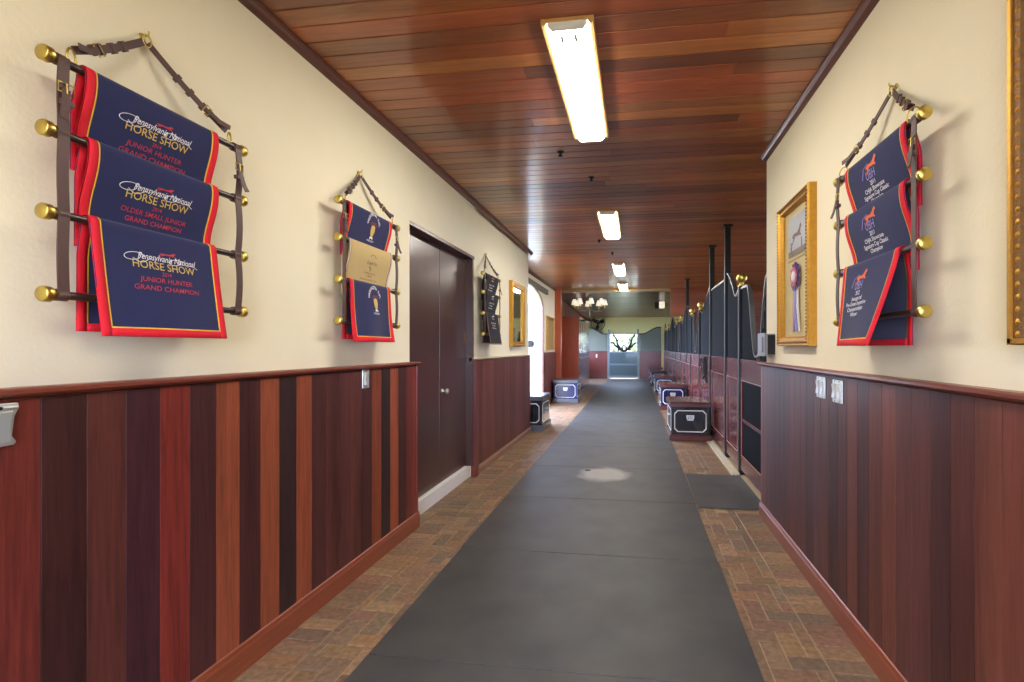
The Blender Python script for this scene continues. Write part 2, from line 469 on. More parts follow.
def baseb(name, xface, s, ya, yb, label, h=.125, mat=BASEW):
    pr = [(-.03, 0), (.014, 0), (.014, h - .03), (.010, h - .022), (.006, h - .006), (0, h), (-.03, h)]
    return struct(MB().prism([(xface + s * a, b) for a, b in pr], ya, yb, 'y').build(name, mat), label, 'baseboard')
baseb('baseboard_left', -1.75, 1, Y0, 3.735, 'reddish wooden baseboard below the striped wainscot')
baseb('baseboard_left', -1.80, 1, 5.31, 8.17, 'low wooden baseboard past the dark double doors', .09, wood('pale_base', lin(150, 108, 84), 'y', .35, .3, .2))
def crown(name, xw, s, ya, yb, label):
    pr = [(0, 0), (.046, 0), (.046, -.012), (.038, -.02), (.03, -.034), (.01, -.044), (0, -.046)]
    return struct(MB().prism([(xw + s * a, CEIL + b) for a, b in pr], ya, yb, 'y').build(name, CROWNW), label, 'trim')
crown('trim_1', XL, 1, Y0, 8.15, 'wooden crown moulding on the left wall')
crown('trim_2', XR, -1, Y0, 4.3, 'wooden crown moulding on the right wall')
crown('trim_3', -2.25, 1, 8.15, 13.4, 'wooden crown moulding above the bright side doorway')

# right wall
wr = wall('wall_right', 'cream plaster wall above wainscot right of the aisle', [(XR, 1.24, Y0, 4.29, 0, CEIL + .02), (1.24, 5, 4.15, 4.29, 0, CEIL + .02)])
m = MB(); y = Y0; rt = [lin(86, 44, 37), lin(76, 39, 34), lin(92, 47, 38), lin(82, 43, 38), lin(68, 36, 33), lin(98, 52, 40), lin(78, 41, 38)]
rnd = random.Random(11)
xf = 1.068
while y < 4.33:
    y1 = min(4.34, y + .118)
    m.prism([(xf + .04, y + .0004), (xf + .0006, y + .0008), (xf, y + .0014), (xf, y1 - .0014), (xf + .0006, y1 - .0008), (xf + .04, y1 - .0004)], .1, 1.29, 'z', jitter(rnd.choice(rt), .08)); y = y1
m.build('wainscot', PANEL, wr)
MB().box(xf - .002, 1.26, 4.3, 4.365, 0, 1.30).build('end_post', MAHOG, wr, .004)
cap('cap_rail', XR, -1, Y0, 4.385, wr, 1.325, .06)
baseb('baseboard_right', xf, -1, Y0, 4.38, 'reddish wooden baseboard along the right wainscot')

wall('wall_front', 'cream wall with an open doorway behind the camera', [(-1.95, -1.05, Y0 - .12, Y0, 0, CEIL + .02), (.5, 1.24, Y0 - .12, Y0, 0, CEIL + .02), (-1.05, .5, Y0 - .12, Y0, 2.35, CEIL + .02)])  # added out of view to hold back daylight from behind
# recessed wall with the bright arched side doorway
WX = -2.25
def arch_z(y, a=8.45, b=11.62, spring=2.38, rise=.40):
    t = (y - (a + b) / 2) / ((b - a) / 2); return spring + rise * math.sqrt(max(0, 1 - t * t))
m = MB()
m.box(WX - .08, WX, 8.05, 8.45, 0, CEIL + .02); m.box(WX - .08, WX, 11.62, 13.5, 0, CEIL + .02)
ys = [8.45 + (11.62 - 8.45) * (0.5 - 0.5 * math.cos(PI * i / 24)) for i in range(25)]
m.strip([(yy, arch_z(yy)) for yy in ys], [(yy, CEIL + .02) for yy in ys], WX - .08, WX, 'x')
wl2 = struct(m.build('wall_left', CREAM), 'cream wall with the bright arched side doorway', 'wall')
m = MB()
m.strip([(yy, arch_z(yy) - .0) for yy in ys], [(yy, arch_z(yy) + .05) for yy in ys], WX - .02, WX + .02, 'x')
m.box(WX - .02, WX + .02, 11.60, 11.66, 0, 2.46); m.box(WX - .02, WX + .02, 8.41, 8.47, 0, 2.46)
m.build('arch_casing', CROWNW, wl2)
MB().box(WX, WX + .05, 8.2, 12.1, 2.78, 2.90).build('header_band', plain('grey_header', lin(112, 112, 98), .6), wl2)
m = MB(); boards_left(m, WX + .03, 11.70, 13.36, lambda k: jitter(lin(118, 66, 58), .08), .14); m.build('wainscot', PANEL, wl2)
cap('cap_rail', WX, 1, 11.68, 13.38, wl2, 1.33, .05)
baseb('baseboard_left', WX + .03, 1, 11.7, 13.38, 'short wooden baseboard beside the bright side doorway', .1)
struct(MB().box(WX - .2, -2.08, 13.38, 13.58, 0, CEIL).build('trim_4', PINE, None, .005), 'orange pine post at the corner past the side doorway', 'post')
m = MB(); y = 13.58
while y < 23.1:
    for za, zb in (((0, .9), (2.4, CEIL)) if 19.5 < y < 22.3 else ((0, CEIL),)):      # unseen opening added to light the far gate
        m.prism([(-2.6, y), (-2.455, y), (-2.45, y + .006), (-2.45, y + .134), (-2.455, y + .14), (-2.6, y + .14)], za, zb, 'z', jitter(lin(150, 72, 40), .1))
    y += .14
struct(m.build('wall_left', PANEL), 'pine boarded wall behind the tall lockers', 'wall')

# open door leaf outside the arch, swung outwards
d2 = MB()
n = 8
for i in range(n):
    xa = -2.47 - i * .105; d2.box(xa - .104, xa, 11.66, 11.71, .05, 2.5 - .0 * i)
dl = struct(d2.build('door_2', DWHITE, None, .003), 'white boarded door leaf swung open outside the arch', 'door')
m = MB(); m.box(-2.95, -2.47, 11.62, 11.66, 1.50, 1.58); m.box(-2.62, -2.50, 11.6, 11.66, 1.46, 1.62); m.box(-2.9, -2.84, 11.59, 11.66, 1.49, 1.60)
m.build('bolt', BLACKM, dl, .004)
m = MB(); m.box(-3.3, -2.48, 11.63, 11.66, .2, .33); m.box(-3.3, -2.48, 11.63, 11.66, 2.2, 2.33); m.build('ledge', DWHITE, dl, .003)

# double doors in the left wall
dd = struct(thing('door_1', 'dark brown double doors above a white step in the left wall', 'door', (-1.93, 3.66, 0)), None)
MB().box(.001, .045, .0, .82, .135, 2.44).build('door_leaf', DOORW, dd, .003)
m2 = MB().box(.001, .045, .826, 1.54, .135, 2.44).build('door_leaf', DOORW, dd, .003)
m = MB(); m.box(0, .13, 1.54, 1.578, .13, 2.465); m.box(0, .138, 0, 1.578, 2.435, 2.4649); m.box(0, .13, 0.0005, .02, .13, 2.465)
m.build('door_frame', DOORW, dd, .002)
m = MB(); m.lathe([(.026, 0), (.026, .006), (.012, .01), (.011, .03), (.024, .036), (.03, .05), (.024, .062), (.008, .066)], 18, at((.045, .89, 1.02), (1, 0, 0)))
m.build('door_knob', STEEL, m2)
for z in (.45, 1.55, 2.1):
    MB().box(.04, .052, 1.515, 1.55, z - .06, z + .06).build('hinge', BRONZE, m2, .002)
MB().box(-.03, .085, 0.001, 1.579, .0, .13).build('step', WHITE, dd, .004)

# end wall and the far right cross wall above the stalls
EY = 23.1
we = wall('wall_back', 'pale cream end wall above the far gate', [(-2.6, -1.22, EY, EY + .15, 0, 3.1), (.08, 5, EY, EY + .15, 0, 3.1), (-1.22, .08, EY, EY + .15, 2.12, 3.1)], PALE)
m = MB(); z = 2.3
while z < 3.06:
    m.prism([(13.5, z), (13.506, z + .004), (13.506, z + .12), (13.5, z + .124), (13.62, z + .124), (13.62, z)][:6], .93, 5, 'x', jitter(lin(132, 70, 44), .1)); z += .124
struct(m.build('wall_right', PLANKX), 'boarded wood cross wall above the far stalls', 'wall')
m = MB(); z = 0
LIGHT_GAPS = [(5.3, 7.0), (9.0, 10.7), (12.7, 14.4), (16.4, 18.1)]      # openings added unseen in the rear wall to let in daylight
while z < 3.06:
    if z < 2.3:
        edges = [4.2] + [e for w2 in (LIGHT_GAPS if z > 1.1 else []) + [(21.3, 22.9)] for e in w2] + [23.2]  # the last gap is an added doorway lighting the far end
        for a, b in zip(edges[::2], edges[1::2]): m.box(4.8, 5.0, a, b, z, z + .198, jitter(lin(120, 66, 46), .1))
    else: m.box(4.8, 5.0, 4.2, 23.2, z, z + .198, jitter(lin(120, 66, 46), .1))
    z += .2
struct(m.build('wall_right', wood('stall_back_wood', None, 'y', .4, .2, .3)), 'boarded rear wall of the horse stalls', 'wall')
struct(MB().box(1.25, 4.9, 4.2, 23.2, -.06, 0).build('floor', SOIL), 'bedding covered floor inside the stalls', 'floor')
for yy in (8.0, 11.7, 15.4, 19.1):
    m = MB(); z = 0
    while z < 2.2: m.box(1.24, 4.8, yy - .03, yy + .03, z, z + .148, jitter(lin(112, 58, 44), .1)); z += .15
    struct(m.build('wall_right', PLANKX), 'wooden partition between two horse stalls', 'wall')

# ------------------------------------------------------------------ rubber mats
ordn = ['first', 'second', 'third', 'fourth', 'fifth', 'sixth', 'seventh', 'eighth', 'ninth', 'tenth', 'eleventh', 'twelfth', 'thirteenth', 'fourteenth', 'fifteenth', 'sixteenth', 'seventeenth', 'eighteenth']
mat0 = None
for i in range(17):
    ya = .9 + 1.2275 * i
    lab = f'black rubber aisle mat, {ordn[i]} in the row from the near end'
    if i == 0: lab = 'black rubber aisle mat cut off by the bottom edge of the photo'
    if i == 3: lab = 'black rubber aisle mat, fourth in the row, with a pale dusty patch' if False else lab
    if i == 16: lab = 'black rubber aisle mat lying against the far gate, last of the row'
    if mat0 is None:
        mb = MB().box(-.898, .898, -.611, .611, 0, .012)
        o = mat0 = mb.build('rubber_mat', RUBBER, None, .003)
    else:
        o = mat0.copy(); COL.objects.link(o)
    o.location = (-.352 + random.uniform(-.006, .006), ya + .61375, .0005); o.rotation_euler = (0, 0, random.uniform(-.002, .002))
    tag(o, lab, 'floor mat', 'rubber mats along the aisle')
o = MB().box(.555, 1.16, 4.5, 5.66, .0005, .013).build('rubber_mat', RUBBER, None, .003)
tag(o, 'small dark rubber mat beside the aisle at the nearest stall', 'floor mat')
tag(MB().box(1.075, 1.16, 5.68, 7.60, 0, .03).build('concrete_kerb', CONC, None, .004), 'pale concrete kerb strip at the foot of the stall fronts', 'kerb')
o = MB().lathe([(.034, 0), (.034, .004), (.02, .005), (.0, .005)], 18, at((-.56, 5.66, .0126))).build('drain_cap', BLACKM)
tag(o, 'small round black cap in the aisle mat beside the pale patch', 'drain')

# ------------------------------------------------------------------ ceiling lights
LY = [(-.98, .32), (2.36, 3.66), (5.72, 7.02), (9.3, 10.6), (12.2, 13.5)]  # the first light is added out of view as fill
LLAB = ['fluorescent ceiling light over the near end of the aisle', 'largest and nearest bright fluorescent ceiling light',
        'second bright ceiling light along the aisle', 'third ceiling light, between the second light and the far one', 'farthest ceiling light, just before the pale beam']
f0 = None
for (a, b), lab in zip(LY, LLAB):
    if f0 is None:
        f = f0 = thing('ceiling_light', lab, 'ceiling light', (-.335, (a + b) / 2, CEIL), 0, 'fluorescent lights along the ceiling')
        hl, hw = .65, .098
        MB().box(-hw, hw, -hl, hl, -.012, -.0005).build('housing', WHITE, f)
        m = MB()
        for sx in (-1, 1):
            m.prism([(sx * (hw + .002), -.0005), (sx * (hw + .002), -.02), (sx * (hw + .012), -.034), (sx * (hw + .03), -.034), (sx * (hw + .034), -.026), (sx * (hw + .034), -.0005)], -hl - .01, hl + .01, 'y')
        m.box(-hw - .002, hw + .002, hl, hl + .01, -.02, -.0005); m.box(-hw - .002, hw + .002, -hl - .01, -hl, -.02, -.0005)
        m.build('frame', wood('lamp_frame_wood', lin(196, 150, 92), 'y', .4, .2, .2), f, .002)
        pr = [(-hw, -.012), (hw, -.012), (hw, -.034), (hw - .02, -.058), (-hw + .02, -.058), (-hw, -.034)]
        MB().prism(pr, -hl + .003, hl - .003, 'y').build('diffuser', LAMP, f)
        for sy in (-1, 1):
            ya_, yb_ = (hl - .002, hl + .006) if sy > 0 else (-hl - .006, -hl + .002)
            MB().prism([(-hw, -.0005), (hw, -.0005), (hw, -.036), (hw - .02, -.060), (-hw + .02, -.060), (-hw, -.036)], ya_, yb_, 'y').build('end_cap', WHITE, f)
        for xx in (-.035, .035):
            MB().box(xx - .008, xx + .008, -hl + .04, -hl + .10, -.060, -.058).build('lamp_holder', plain('white_holder', lin(235, 235, 232), .5) if xx < 0 else bpy.data.materials['white_holder'], f, .002)
    else:
        f = copy_tree(f0); f.location = (-.335, (a + b) / 2, CEIL); f['label'] = lab
for (x, y, lab) in ((-.62, 3.97, 'tiny black sprinkler head left of the nearest ceiling light'), (-.42, 4.6, 'tiny black sprinkler head between the first and second lights'),
                    (-.55, 7.3, 'tiny black sprinkler head just past the second ceiling light'), (-.40, 8.3, 'tiny black sprinkler head before the third ceiling light')):
    t = MB().lathe([(.03, 0), (.03, -.006), (.012, -.012), (.012, -.03), (.022, -.034), (.022, -.038), (.0, -.04)], 14, at((x, y, CEIL))).build('sprinkler_head', BLACKM)
    tag(t, lab, 'sprinkler', 'sprinkler heads in the ceiling')

# ------------------------------------------------------------------ text
def text_pts(body, shear=0, bold=0):
    c = bpy.data.curves.new('t', 'FONT'); c.body = body; c.shear = shear; c.align_x = 'CENTER'; c.resolution_u = 3; c.offset = bold
    o = bpy.data.objects.new('t', c); COL.objects.link(o)
    dg = bpy.context.evaluated_depsgraph_get()
    me = bpy.data.meshes.new_from_object(o.evaluated_get(dg))
    vs_ = [v.co.copy() for v in me.vertices]; fs_ = [tuple(p.vertices) for p in me.polygons]
    bpy.data.objects.remove(o); bpy.data.curves.remove(c); bpy.data.meshes.remove(me)
    return vs_, fs_
def lay(m, S, lines, lift=.0045, thick=.0008):
    """lines: (text, width, cap height, centre a, baseline w, shear, bold) laid on surface S(a, w), w measured downwards"""
    for body, wd, hh, ca, wb, sh, bold in lines:
        vs_, fs_ = text_pts(body, sh, bold)
        x0 = min(v.x for v in vs_); x1 = max(v.x for v in vs_); k = wd / (x1 - x0); kz = hh / .72
        out = []
        for v in vs_:
            a = ca + (v.x - (x0 + x1) / 2) * k; w_ = wb - v.y * kz
            out.append(on(S, a, w_, lift))
        m.add(out, fs_)
def on(S, a, w_, lift):
    e = 1e-3
    n_ = (S(a + e, w_) - S(a - e, w_)).cross(S(a, w_ - e) - S(a, w_ + e)).normalized()
    return S(a, w_) + n_ * lift
def stroke(m, S, pts, r, lift=.005):
    m.tube([on(S, a, w_, lift) for a, w_ in pts], r, 5)
def blob(m, S, pts, lift=.0048):
    m.add([on(S, a, w_, lift) for a, w_ in pts], [tuple(range(len(pts)))])
HORSE = [(-1, -.1), (-.75, .25), (-.35, .32), (.1, .28), (.45, .5), (.75, .95), (.9, .9), (1.05, .62), (.85, .5), (.72, .1), (.95, -.15), (.78, -.25),
         (.5, -.1), (.1, -.12), (-.2, -.05), (-.45, -.3), (-.85, -.75), (-.95, -.68), (-.65, -.2), (-.8, -.02)]
def horse(m, S, ca, cw, sx, sz):
    blob(m, S, [(ca + x * sx, cw - z * sz) for x, z in HORSE])

# ------------------------------------------------------------------ blanket racks
PZ = (2.305, 2.088, 1.846, 1.606); PD = .09
def make_rack(loc, rz, half, label, dz=0):
    t = thing('blanket_rack', label, 'blanket rack', loc, rz, 'hanging blanket racks')
    for z in PZ:
        z += dz
        p = MB().tube([(-half, -PD, z), (half, -PD, z)], .0125, 14).build('pole', POLE, t)
        for s in (-1, 1):
            prof = [(.015, -.006), (.015, .004), (.0215, .006), (.0235, .009), (.0235, .026), (.021, .029), (.0, .0295)]
            MB().lathe(prof, 20, at((s * (half - .018), -PD, z), (s, 0, 0))).build('finial', BRASS, p)
    for s in (-1, 1):
        a = s * (half - .037)
        m = MB()
        for i in range(3):
            za, zb = PZ[i] + dz, PZ[i + 1] + dz
            bow = .006
            pts = [(a + s * bow * math.sin(PI * k / 6), -PD - .013 - .004 * math.sin(PI * k / 6), za + (zb - za) * k / 6) for k in range(7)]
            m.tube(pts, 0, flat=(.030, .005), up=(0, -1, 0))
        for z in PZ:
            m.tube([(a, -PD + .0155 * math.cos(q), z + dz + .0155 * math.sin(q)) for q in [2 * PI * k / 14 for k in range(14)]], 0, closed=True, flat=(.03, .005), up=lambda i: (0, math.cos(2 * PI * i / 14), math.sin(2 * PI * i / 14)))
        st = m.build('side_strap', LEATHER, t, .001)
        # buckle, keeper and loose tongue in the top span
        zb = PZ[0] + dz - .085
        m = MB(); y = -PD - .021
        m.tube([(a - .02, y, zb + .014), (a + .02, y, zb + .014), (a + .02, y, zb - .014), (a - .02, y, zb - .014)], .0024, 8, True); m.tube([(a, y - .002, zb + .014), (a, y - .004, zb - .016)], .002, 6)
        m.build('buckle', BRASS, st)
        m = MB(); m.tube([(a, y, zb - .002), (a + .004 * s, y - .006, zb - .04), (a + .012 * s, y - .012, zb - .075), (a + .02 * s, y - .02, zb - .1)], 0, flat=(.022, .004), up=(0, -1, 0))
        m.box(a - .017, a + .017, y - .008, y + .012, zb - .052, zb - .036)
        m.build('strap_tongue', LEATHER, st, .001)
    top = Vector((0, -.018, 2.568 + dz))
    for s in (-1, 1):
        e = Vector((s * (half - .070), -PD + .004, PZ[0] + dz + .050))
        n_ = 8; pts = [top.lerp(e, .02 + .96 * k / n_) + Vector((0, 0, -.010 * math.sin(PI * k / n_))) for k in range(n_ + 1)]
        m = MB().tube(pts, 0, flat=(.024, .0055), up=(0, -1, .0))
        st = m.build('hanging_strap', LEATHER, t, .001)
        m = MB()
        for q in (.35, .5, .66, .74):
            p = top.lerp(e, q) + Vector((0, 0, -.010 * math.sin(PI * q))); dv = (e - top).normalized()
            m.tube([p - dv * .008, p + dv * .008], 0, flat=(.032, .013), up=(0, -1, 0))
        m.build('keeper', LEATHER, st, .0015)
        p = top.lerp(e, .70) + Vector((0, -.008, -.01)); dv = (e - top).normalized(); wv = Vector((0, -1, 0)).cross(dv)
        m = MB().tube([p + dv * .012 + wv * .019, p + dv * .012 - wv * .019, p - dv * .012 - wv * .019, p - dv * .012 + wv * .019], .0022, 8, True)
        m.build('buckle', BRASS, st)
        m = MB().tube([p, p + dv * .05 + Vector((0, -.008, 0)), p + dv * .085 + Vector((s * .012, -.014, .012))], 0, flat=(.02, .004), up=(0, -1, 0)); m.build('strap_tongue', LEATHER, st, .001)
        c = Vector((s * (half - .066), -PD, PZ[0] + dz + .022))
        MB().tube([c + Vector((.026 * math.cos(q) * .8, .012 * math.cos(q), .03 * math.sin(q))) for q in [2 * PI * k / 18 for k in range(18)]], .0032, 8, True).build('end_ring', BRASS, st)
    MB().tube([top + Vector((.016 * math.cos(q), -.004, .022 * math.sin(q))) for q in [2 * PI * k / 18 for k in range(18)]], .003, 8, True).build('top_ring', BRASS, t)
    m = MB(); m.tube([(0, -.0005, 2.586 + dz), (0, -.024, 2.586 + dz), (0, -.03, 2.592 + dz), (0, -.03, 2.602 + dz)], .003, 8); m.lathe([(.012, 0), (.012, .004), (.006, .006), (0, .006)], 12, at((0, -.0005, 2.586 + dz), (0, -1, 0)))
    m.build('wall_hook', BRASS, t)
    return t

R_ = .0165
def blanket_surface(half, lvl, flare=lambda a: 0.0, ripple=0.0, ph=0.0, skew=0.0):
    """S(a, w): w<0 behind the pole, w>0 down the front. lvl 0,1 slip behind the next pole, 2 hangs free"""
    q = R_ * PI / 2
    def S(a, w_):
        if abs(w_) <= q:
            an = w_ / R_; return Vector((a, -R_ * math.sin(an), R_ * math.cos(an)))
        if w_ > 0:
            mm = w_ - q; y = -R_
            if lvl < 2: y += .0385 * ss(mm / .2) - .008 * math.sin(PI * min(1, mm / .21))
            else: y -= flare(a) * mm ** 1.15 / .31
            y -= ripple * (mm / .3) * math.sin(a * 15 + ph + mm * 5) * .012
            return Vector((a + skew * mm * mm, y, -mm))
        mm = -w_ - q
        end = (.040, .034, .030)[lvl]
        return Vector((a, R_ + (end - R_) * ss(mm / .12) + .001 * math.sin(a * 11 + mm * 9), -mm))
    return S
def make_blanket(rack_loc, rz, lvl, a0, a1, label, body, bind, pipe, dz=0, front=None, back=None, flare=lambda a: 0.0, ripple=0.0, ph=0.0, bw=.026, group=None):
    """a saddle-cloth style cooler folded over pole lvl of the rack at rack_loc"""
    z = PZ[lvl] + dz
    Rm = Matrix.Rotation(rz, 4, 'Z'); loc = Vector(rack_loc) + Rm @ Vector(((a0 + a1) / 2, -PD, z))
    half = (a1 - a0) / 2
    t = thing('horse_blanket', label, 'horse blanket', loc, rz, group)
    S = blanket_surface(half, lvl, flare, ripple, ph)
    q = R_ * PI / 2
    F = q + (front if front else (.232, .262, .36)[lvl]); Bk = -q - (back if back else (.30, .32, .345)[lvl])
    # u runs across, v from front hem up over the pole to the back hem so that normals point out
    T = lambda u, v: S(u, -v)
    MB().sheet(T, -half, half, -F, -Bk, 22, 60, .0018).build('cloth', body, t)
    m = MB()
    for (u0, u1, v0, v1, nu, nv) in ((-half, -half + bw, -F, -Bk, 2, 60), (half - bw, half, -F, -Bk, 2, 60), (-half + bw, half - bw, -F, -F + bw, 20, 2), (-half + bw, half - bw, -Bk - bw, -Bk, 20, 2)):
        m.sheet(T, u0, u1, v0, v1, nu, nv, .0038)
    m.build('binding', bind, t)
    if pipe:
        m = MB(); p = .0045; g = bw
        for (u0, u1, v0, v1, nu, nv) in ((-half + g, -half + g + p, -F + g, -Bk - g, 1, 60), (half - g - p, half - g, -F + g, -Bk - g, 1, 60), (-half + g + p, half - g - p, -F + g, -F + g + p, 20, 1)):
            m.sheet(T, u0, u1, v0, v1, nu, nv, .0032)
        m.build('piping', pipe, t)
    return t, S

PI2 = PI / 2
# --- near rack on the left wall
r1 = (XL, 1.545, 0)
make_rack(r1, PI2, .355, 'four-pole brass and leather blanket rack nearest on the left wall')
def show_text(t, S, w0, l1, l2, w1, w2):
    ca = .0
    m = MB(); lay(m, S, [('HORSE SHOW', .225, .027, ca, w0, 0, .004)]); m.build('gold_lettering', TH_GOLD, t)['label'] = 'gold embroidered show name'
    m = MB(); lay(m, S, [('Pennsylvania National', .215, .023, ca + .014, w0 - .031, .42, .004)])
    for sx, k in ((-.102, 1.0), (.045, .8)):     # swashes of the script capitals
        pts = [(ca + sx + k * (.030 * math.cos(q) - .004 * q * .5), w0 - .036 - k * (.0135 * math.sin(q) + .0035 * math.cos(q))) for q in [2 * PI * i / 22 for i in range(25)]]
        stroke(m, S, pts, .0011)
    stroke(m, S, [(ca - .11 + .012 * i, w0 - .03 + .012 * math.sin(i * .75)) for i in range(6)], .001)
    stroke(m, S, [(ca + .085 + .008 * i, w0 - .028 - .006 * math.sin(i * .8)) for i in range(6)], .001)
    m.build('script_lettering', TH_WHITE, t)['label'] = 'white script lettering'
    m = MB(); horse(m, S, ca + .012, w0 - .058, .032, .011); m.build('horse_emblem', TH_RED, t)['label'] = 'red galloping horse emblem'
    m = MB(); lay(m, S, [('2014', .034, .014, ca, w0 + .021, .1, .002), (l1, w1, .0175, ca, w0 + .046, .12, .002), (l2, w2, .0175, ca + .002, w0 + .075, .12, .002)])
    m.build('red_lettering', TH_RED, t)['label'] = 'red embroidered title'
NL = 'navy blanket with red binding'
g1 = 'navy champion blankets on the nearest left rack'
t, S = make_blanket(r1, PI2, 0, -.262, .215, 'top navy blanket reading junior hunter on the nearest left rack', NAVY, RED, YELLOW, group=g1)
show_text(t, S, .145, 'JUNIOR HUNTER', 'GRAND CHAMPION', .20, .24)
t, S = make_blanket(r1, PI2, 1, -.255, .215, 'middle navy blanket reading older small junior on the nearest left rack', NAVY, RED, YELLOW, group=g1)
show_text(t, S, .155, 'OLDER SMALL JUNIOR', 'GRAND CHAMPION', .235, .205)
t, S = make_blanket(r1, PI2, 2, -.252, .205, 'lowest navy blanket hanging free on the nearest left rack', NAVY, RED, YELLOW, flare=lambda a: .055, ripple=.5, group=g1)
show_text(t, S, .150, 'JUNIOR HUNTER', 'GRAND CHAMPION', .19, .235)

# --- second rack on the left wall
r2 = (XL, 2.935, 0)
make_rack(r2, PI2, .345, 'blanket rack with brass knobs just before the dark double doors')
def crest(t, S, w0, arc, foot):
    m = MB(); ca = .02
    n = len(arc)
    for i, ch in enumerate(arc):
        if ch == ' ': continue
        an = math.radians(160 - 140 * i / (n - 1)); vs_, fs_ = text_pts(ch, 0, .01)
        cx = (min(v.x for v in vs_) + max(v.x for v in vs_)) / 2
        out = []
        for v in vs_:
            x, y = (v.x - cx) * .021, v.y * .024
            r = .063 + y
            out.append(on(S, ca + r * math.cos(an - x / .063) * 1.0, w0 - r * math.sin(an - x / .063) * 1.25, .0045))
        m.add(out, fs_)
    lay(m, S, [(foot, .075, .013, ca, w0 + .085, 0, .004)])
    m.build('lettering', TH_WHITE, t)['label'] = 'white embroidered lettering around the crest'
    m = MB(); blob(m, S, [(ca + x, w0 + y) for x, y in ((-.022, -.012), (.0, -.02), (.02, -.012), (.023, .01), (.026, .018), (.02, .024), (.016, .045), (.0, .054), (-.014, .044), (-.022, .02))])
    m.build('crest_face', TH_GOLD, t)
    m = MB(); blob(m, S, [(ca + x, w0 + y) for x, y in ((-.036, -.012), (-.03, -.032), (-.018, -.042), (0, -.034), (.016, -.044), (.03, -.03), (.036, -.01), (.02, -.02), (0, -.024), (-.02, -.018))], .0052)
    m.build('crest_hat', TH_WINE, t)
    m = MB(); blob(m, S, [(ca + x, w0 + y) for x, y in ((-.016, .055), (.0, .05), (.018, .054), (.022, .068), (.0, .062), (-.012, .07))]); m.build('crest_collar', TH_WHITE, t)
t, S = make_blanket(r2, PI2, 0, -.265, .235, 'top navy blanket with a crest on the rack before the double doors', NAVY, RED, YELLOW, group='blankets on the second left rack')
crest(t, S, .11, 'WASHINGTON INTL', 'HORSE SHOW')
t, S = make_blanket(r2, PI2, 1, -.26, .24, 'tan blanket with brown embroidery in the middle of its rack', TANW, CREAMB, WINE, group='blankets on the second left rack', bw=.012)
m = MB(); lay(m, S, [('Grand Prix', .12, .022, .01, .13, .3, .003), ('HORSE SHOW', .13, .011, .01, .19, 0, .002), ('CHAMPION', .06, .01, .01, .207, 0, .002), ('JUNIOR HUNTER 2013', .2, .011, .01, .232, 0, .002)])
stroke(m, S, [(.01 + .03 * math.cos(q), .085 + .018 * math.sin(q)) for q in [PI * k / 10 + PI for k in range(11)]], .0012)
stroke(m, S, [(-.012, .14), (-.004, .155), (.004, .148), (.012, .165), (.0, .17)], .0012)
m.build('lettering', TH_BROWN, t)['label'] = 'brown embroidered lettering'
t, S = make_blanket(r2, PI2, 2, -.255, .215, 'lowest navy blanket with a crest, below the tan blanket', NAVY, RED, YELLOW, flare=lambda a: .035, ripple=1.2, ph=1.0, group='blankets on the second left rack', bw=.03)
crest(t, S, .125, 'WASHINGTON INTL', 'HORSE SHOW')

# --- third rack on the left wall
r3 = (-1.83, 5.71, 0)
make_rack(r3, PI2, .34, 'slim blanket rack past the double doors beside the gilt mirror')
for lvl, lab in enumerate(('top black blanket with white lettering beside the gilt mirror', 'middle black blanket with white lettering beside the gilt mirror', 'lowest black blanket with white lettering beside the gilt mirror')):
    t, S = make_blanket(r3, PI2, lvl, -.25, .22, lab, BLACKW, BLACKW if lvl < 2 else plain('rose_grey_binding', lin(150, 110, 100), .7), None, flare=lambda a: .05, group='black blankets on the third rack', bw=.012)
    m = MB(); lay(m, S, [('2012', .08, .016, .0, .085, 0, .006), ('Jumper Classic', .2, .016, 0, .135, 0, .006), ('Hunter', .13, .016, 0, .165, 0, .006), ('Champion', .16, .016, 0, .195, 0, .006)])
    m.build('lettering', TH_WHITE, t)['label'] = 'white embroidered lettering'
    m = MB(); horse(m, S, 0, .05, .05, .018); m.build('horse_emblem', TH_WHITE if lvl else TH_ORANGE, t)

# --- rack on the right wall
r4 = (XR, 2.225, 0); DZ = -.028
make_rack(r4, -PI2, .365, 'blanket rack with round brass knobs on the right wall', DZ)
g4 = 'navy blankets on the right wall rack'
def derby(t, S, w0, lines, ca=-.02):
    m = MB(); horse(m, S, ca + .014, w0 + .005, .05, .036)
    m.build('horse_emblem', TH_ORANGE, t)['label'] = 'orange leaping horse emblem'
    m = MB(); lay(m, S, [('UBH', .08, .038, ca - .002, w0 + .052, .1, .006)])
    stroke(m, S, [(ca - .075, w0 + .04), (ca - .05, w0 + .0), (ca - .01, w0 - .012)], .0016)
    m.build('emblem_letters', TH_PURPLE, t)['label'] = 'lilac letters under the horse'
    m = MB(); w_ = w0 + .077
    ll = []
    for s, wd in lines:
        ll.append((s, wd, .0185, ca, w_, .06, .012)); w_ += .0235
    lay(m, S, ll); m.build('lettering', TH_WHITE, t)['label'] = 'white embroidered lettering'
t, S = make_blanket(r4, -PI2, 0, -.235, .275, 'top navy blanket on the right wall rack', NAVY, RED, YELLOW, DZ, group=g4, ripple=.4)
derby(t, S, .075, (('2011', .045), ('CHJA Showcase', .17), ('Signature Cup Classic', .215), ('Champion', .11)))
t, S = make_blanket(r4, -PI2, 1, -.24, .27, 'middle navy blanket on the right wall rack', NAVY, RED, YELLOW, DZ, group=g4, ripple=.4)
derby(t, S, .075, (('2011', .045), ('CHJA Showcase', .17), ('Signature Cup Classic', .215), ('Champion', .11)))
t, S = make_blanket(r4, -PI2, 2, -.255, .235, 'lowest navy blanket flaring open on the right wall rack', NAVY, RED, YELLOW, DZ, flare=lambda a: .03 + .085 * ss((a + .26) / .52), group=g4, back=.36)
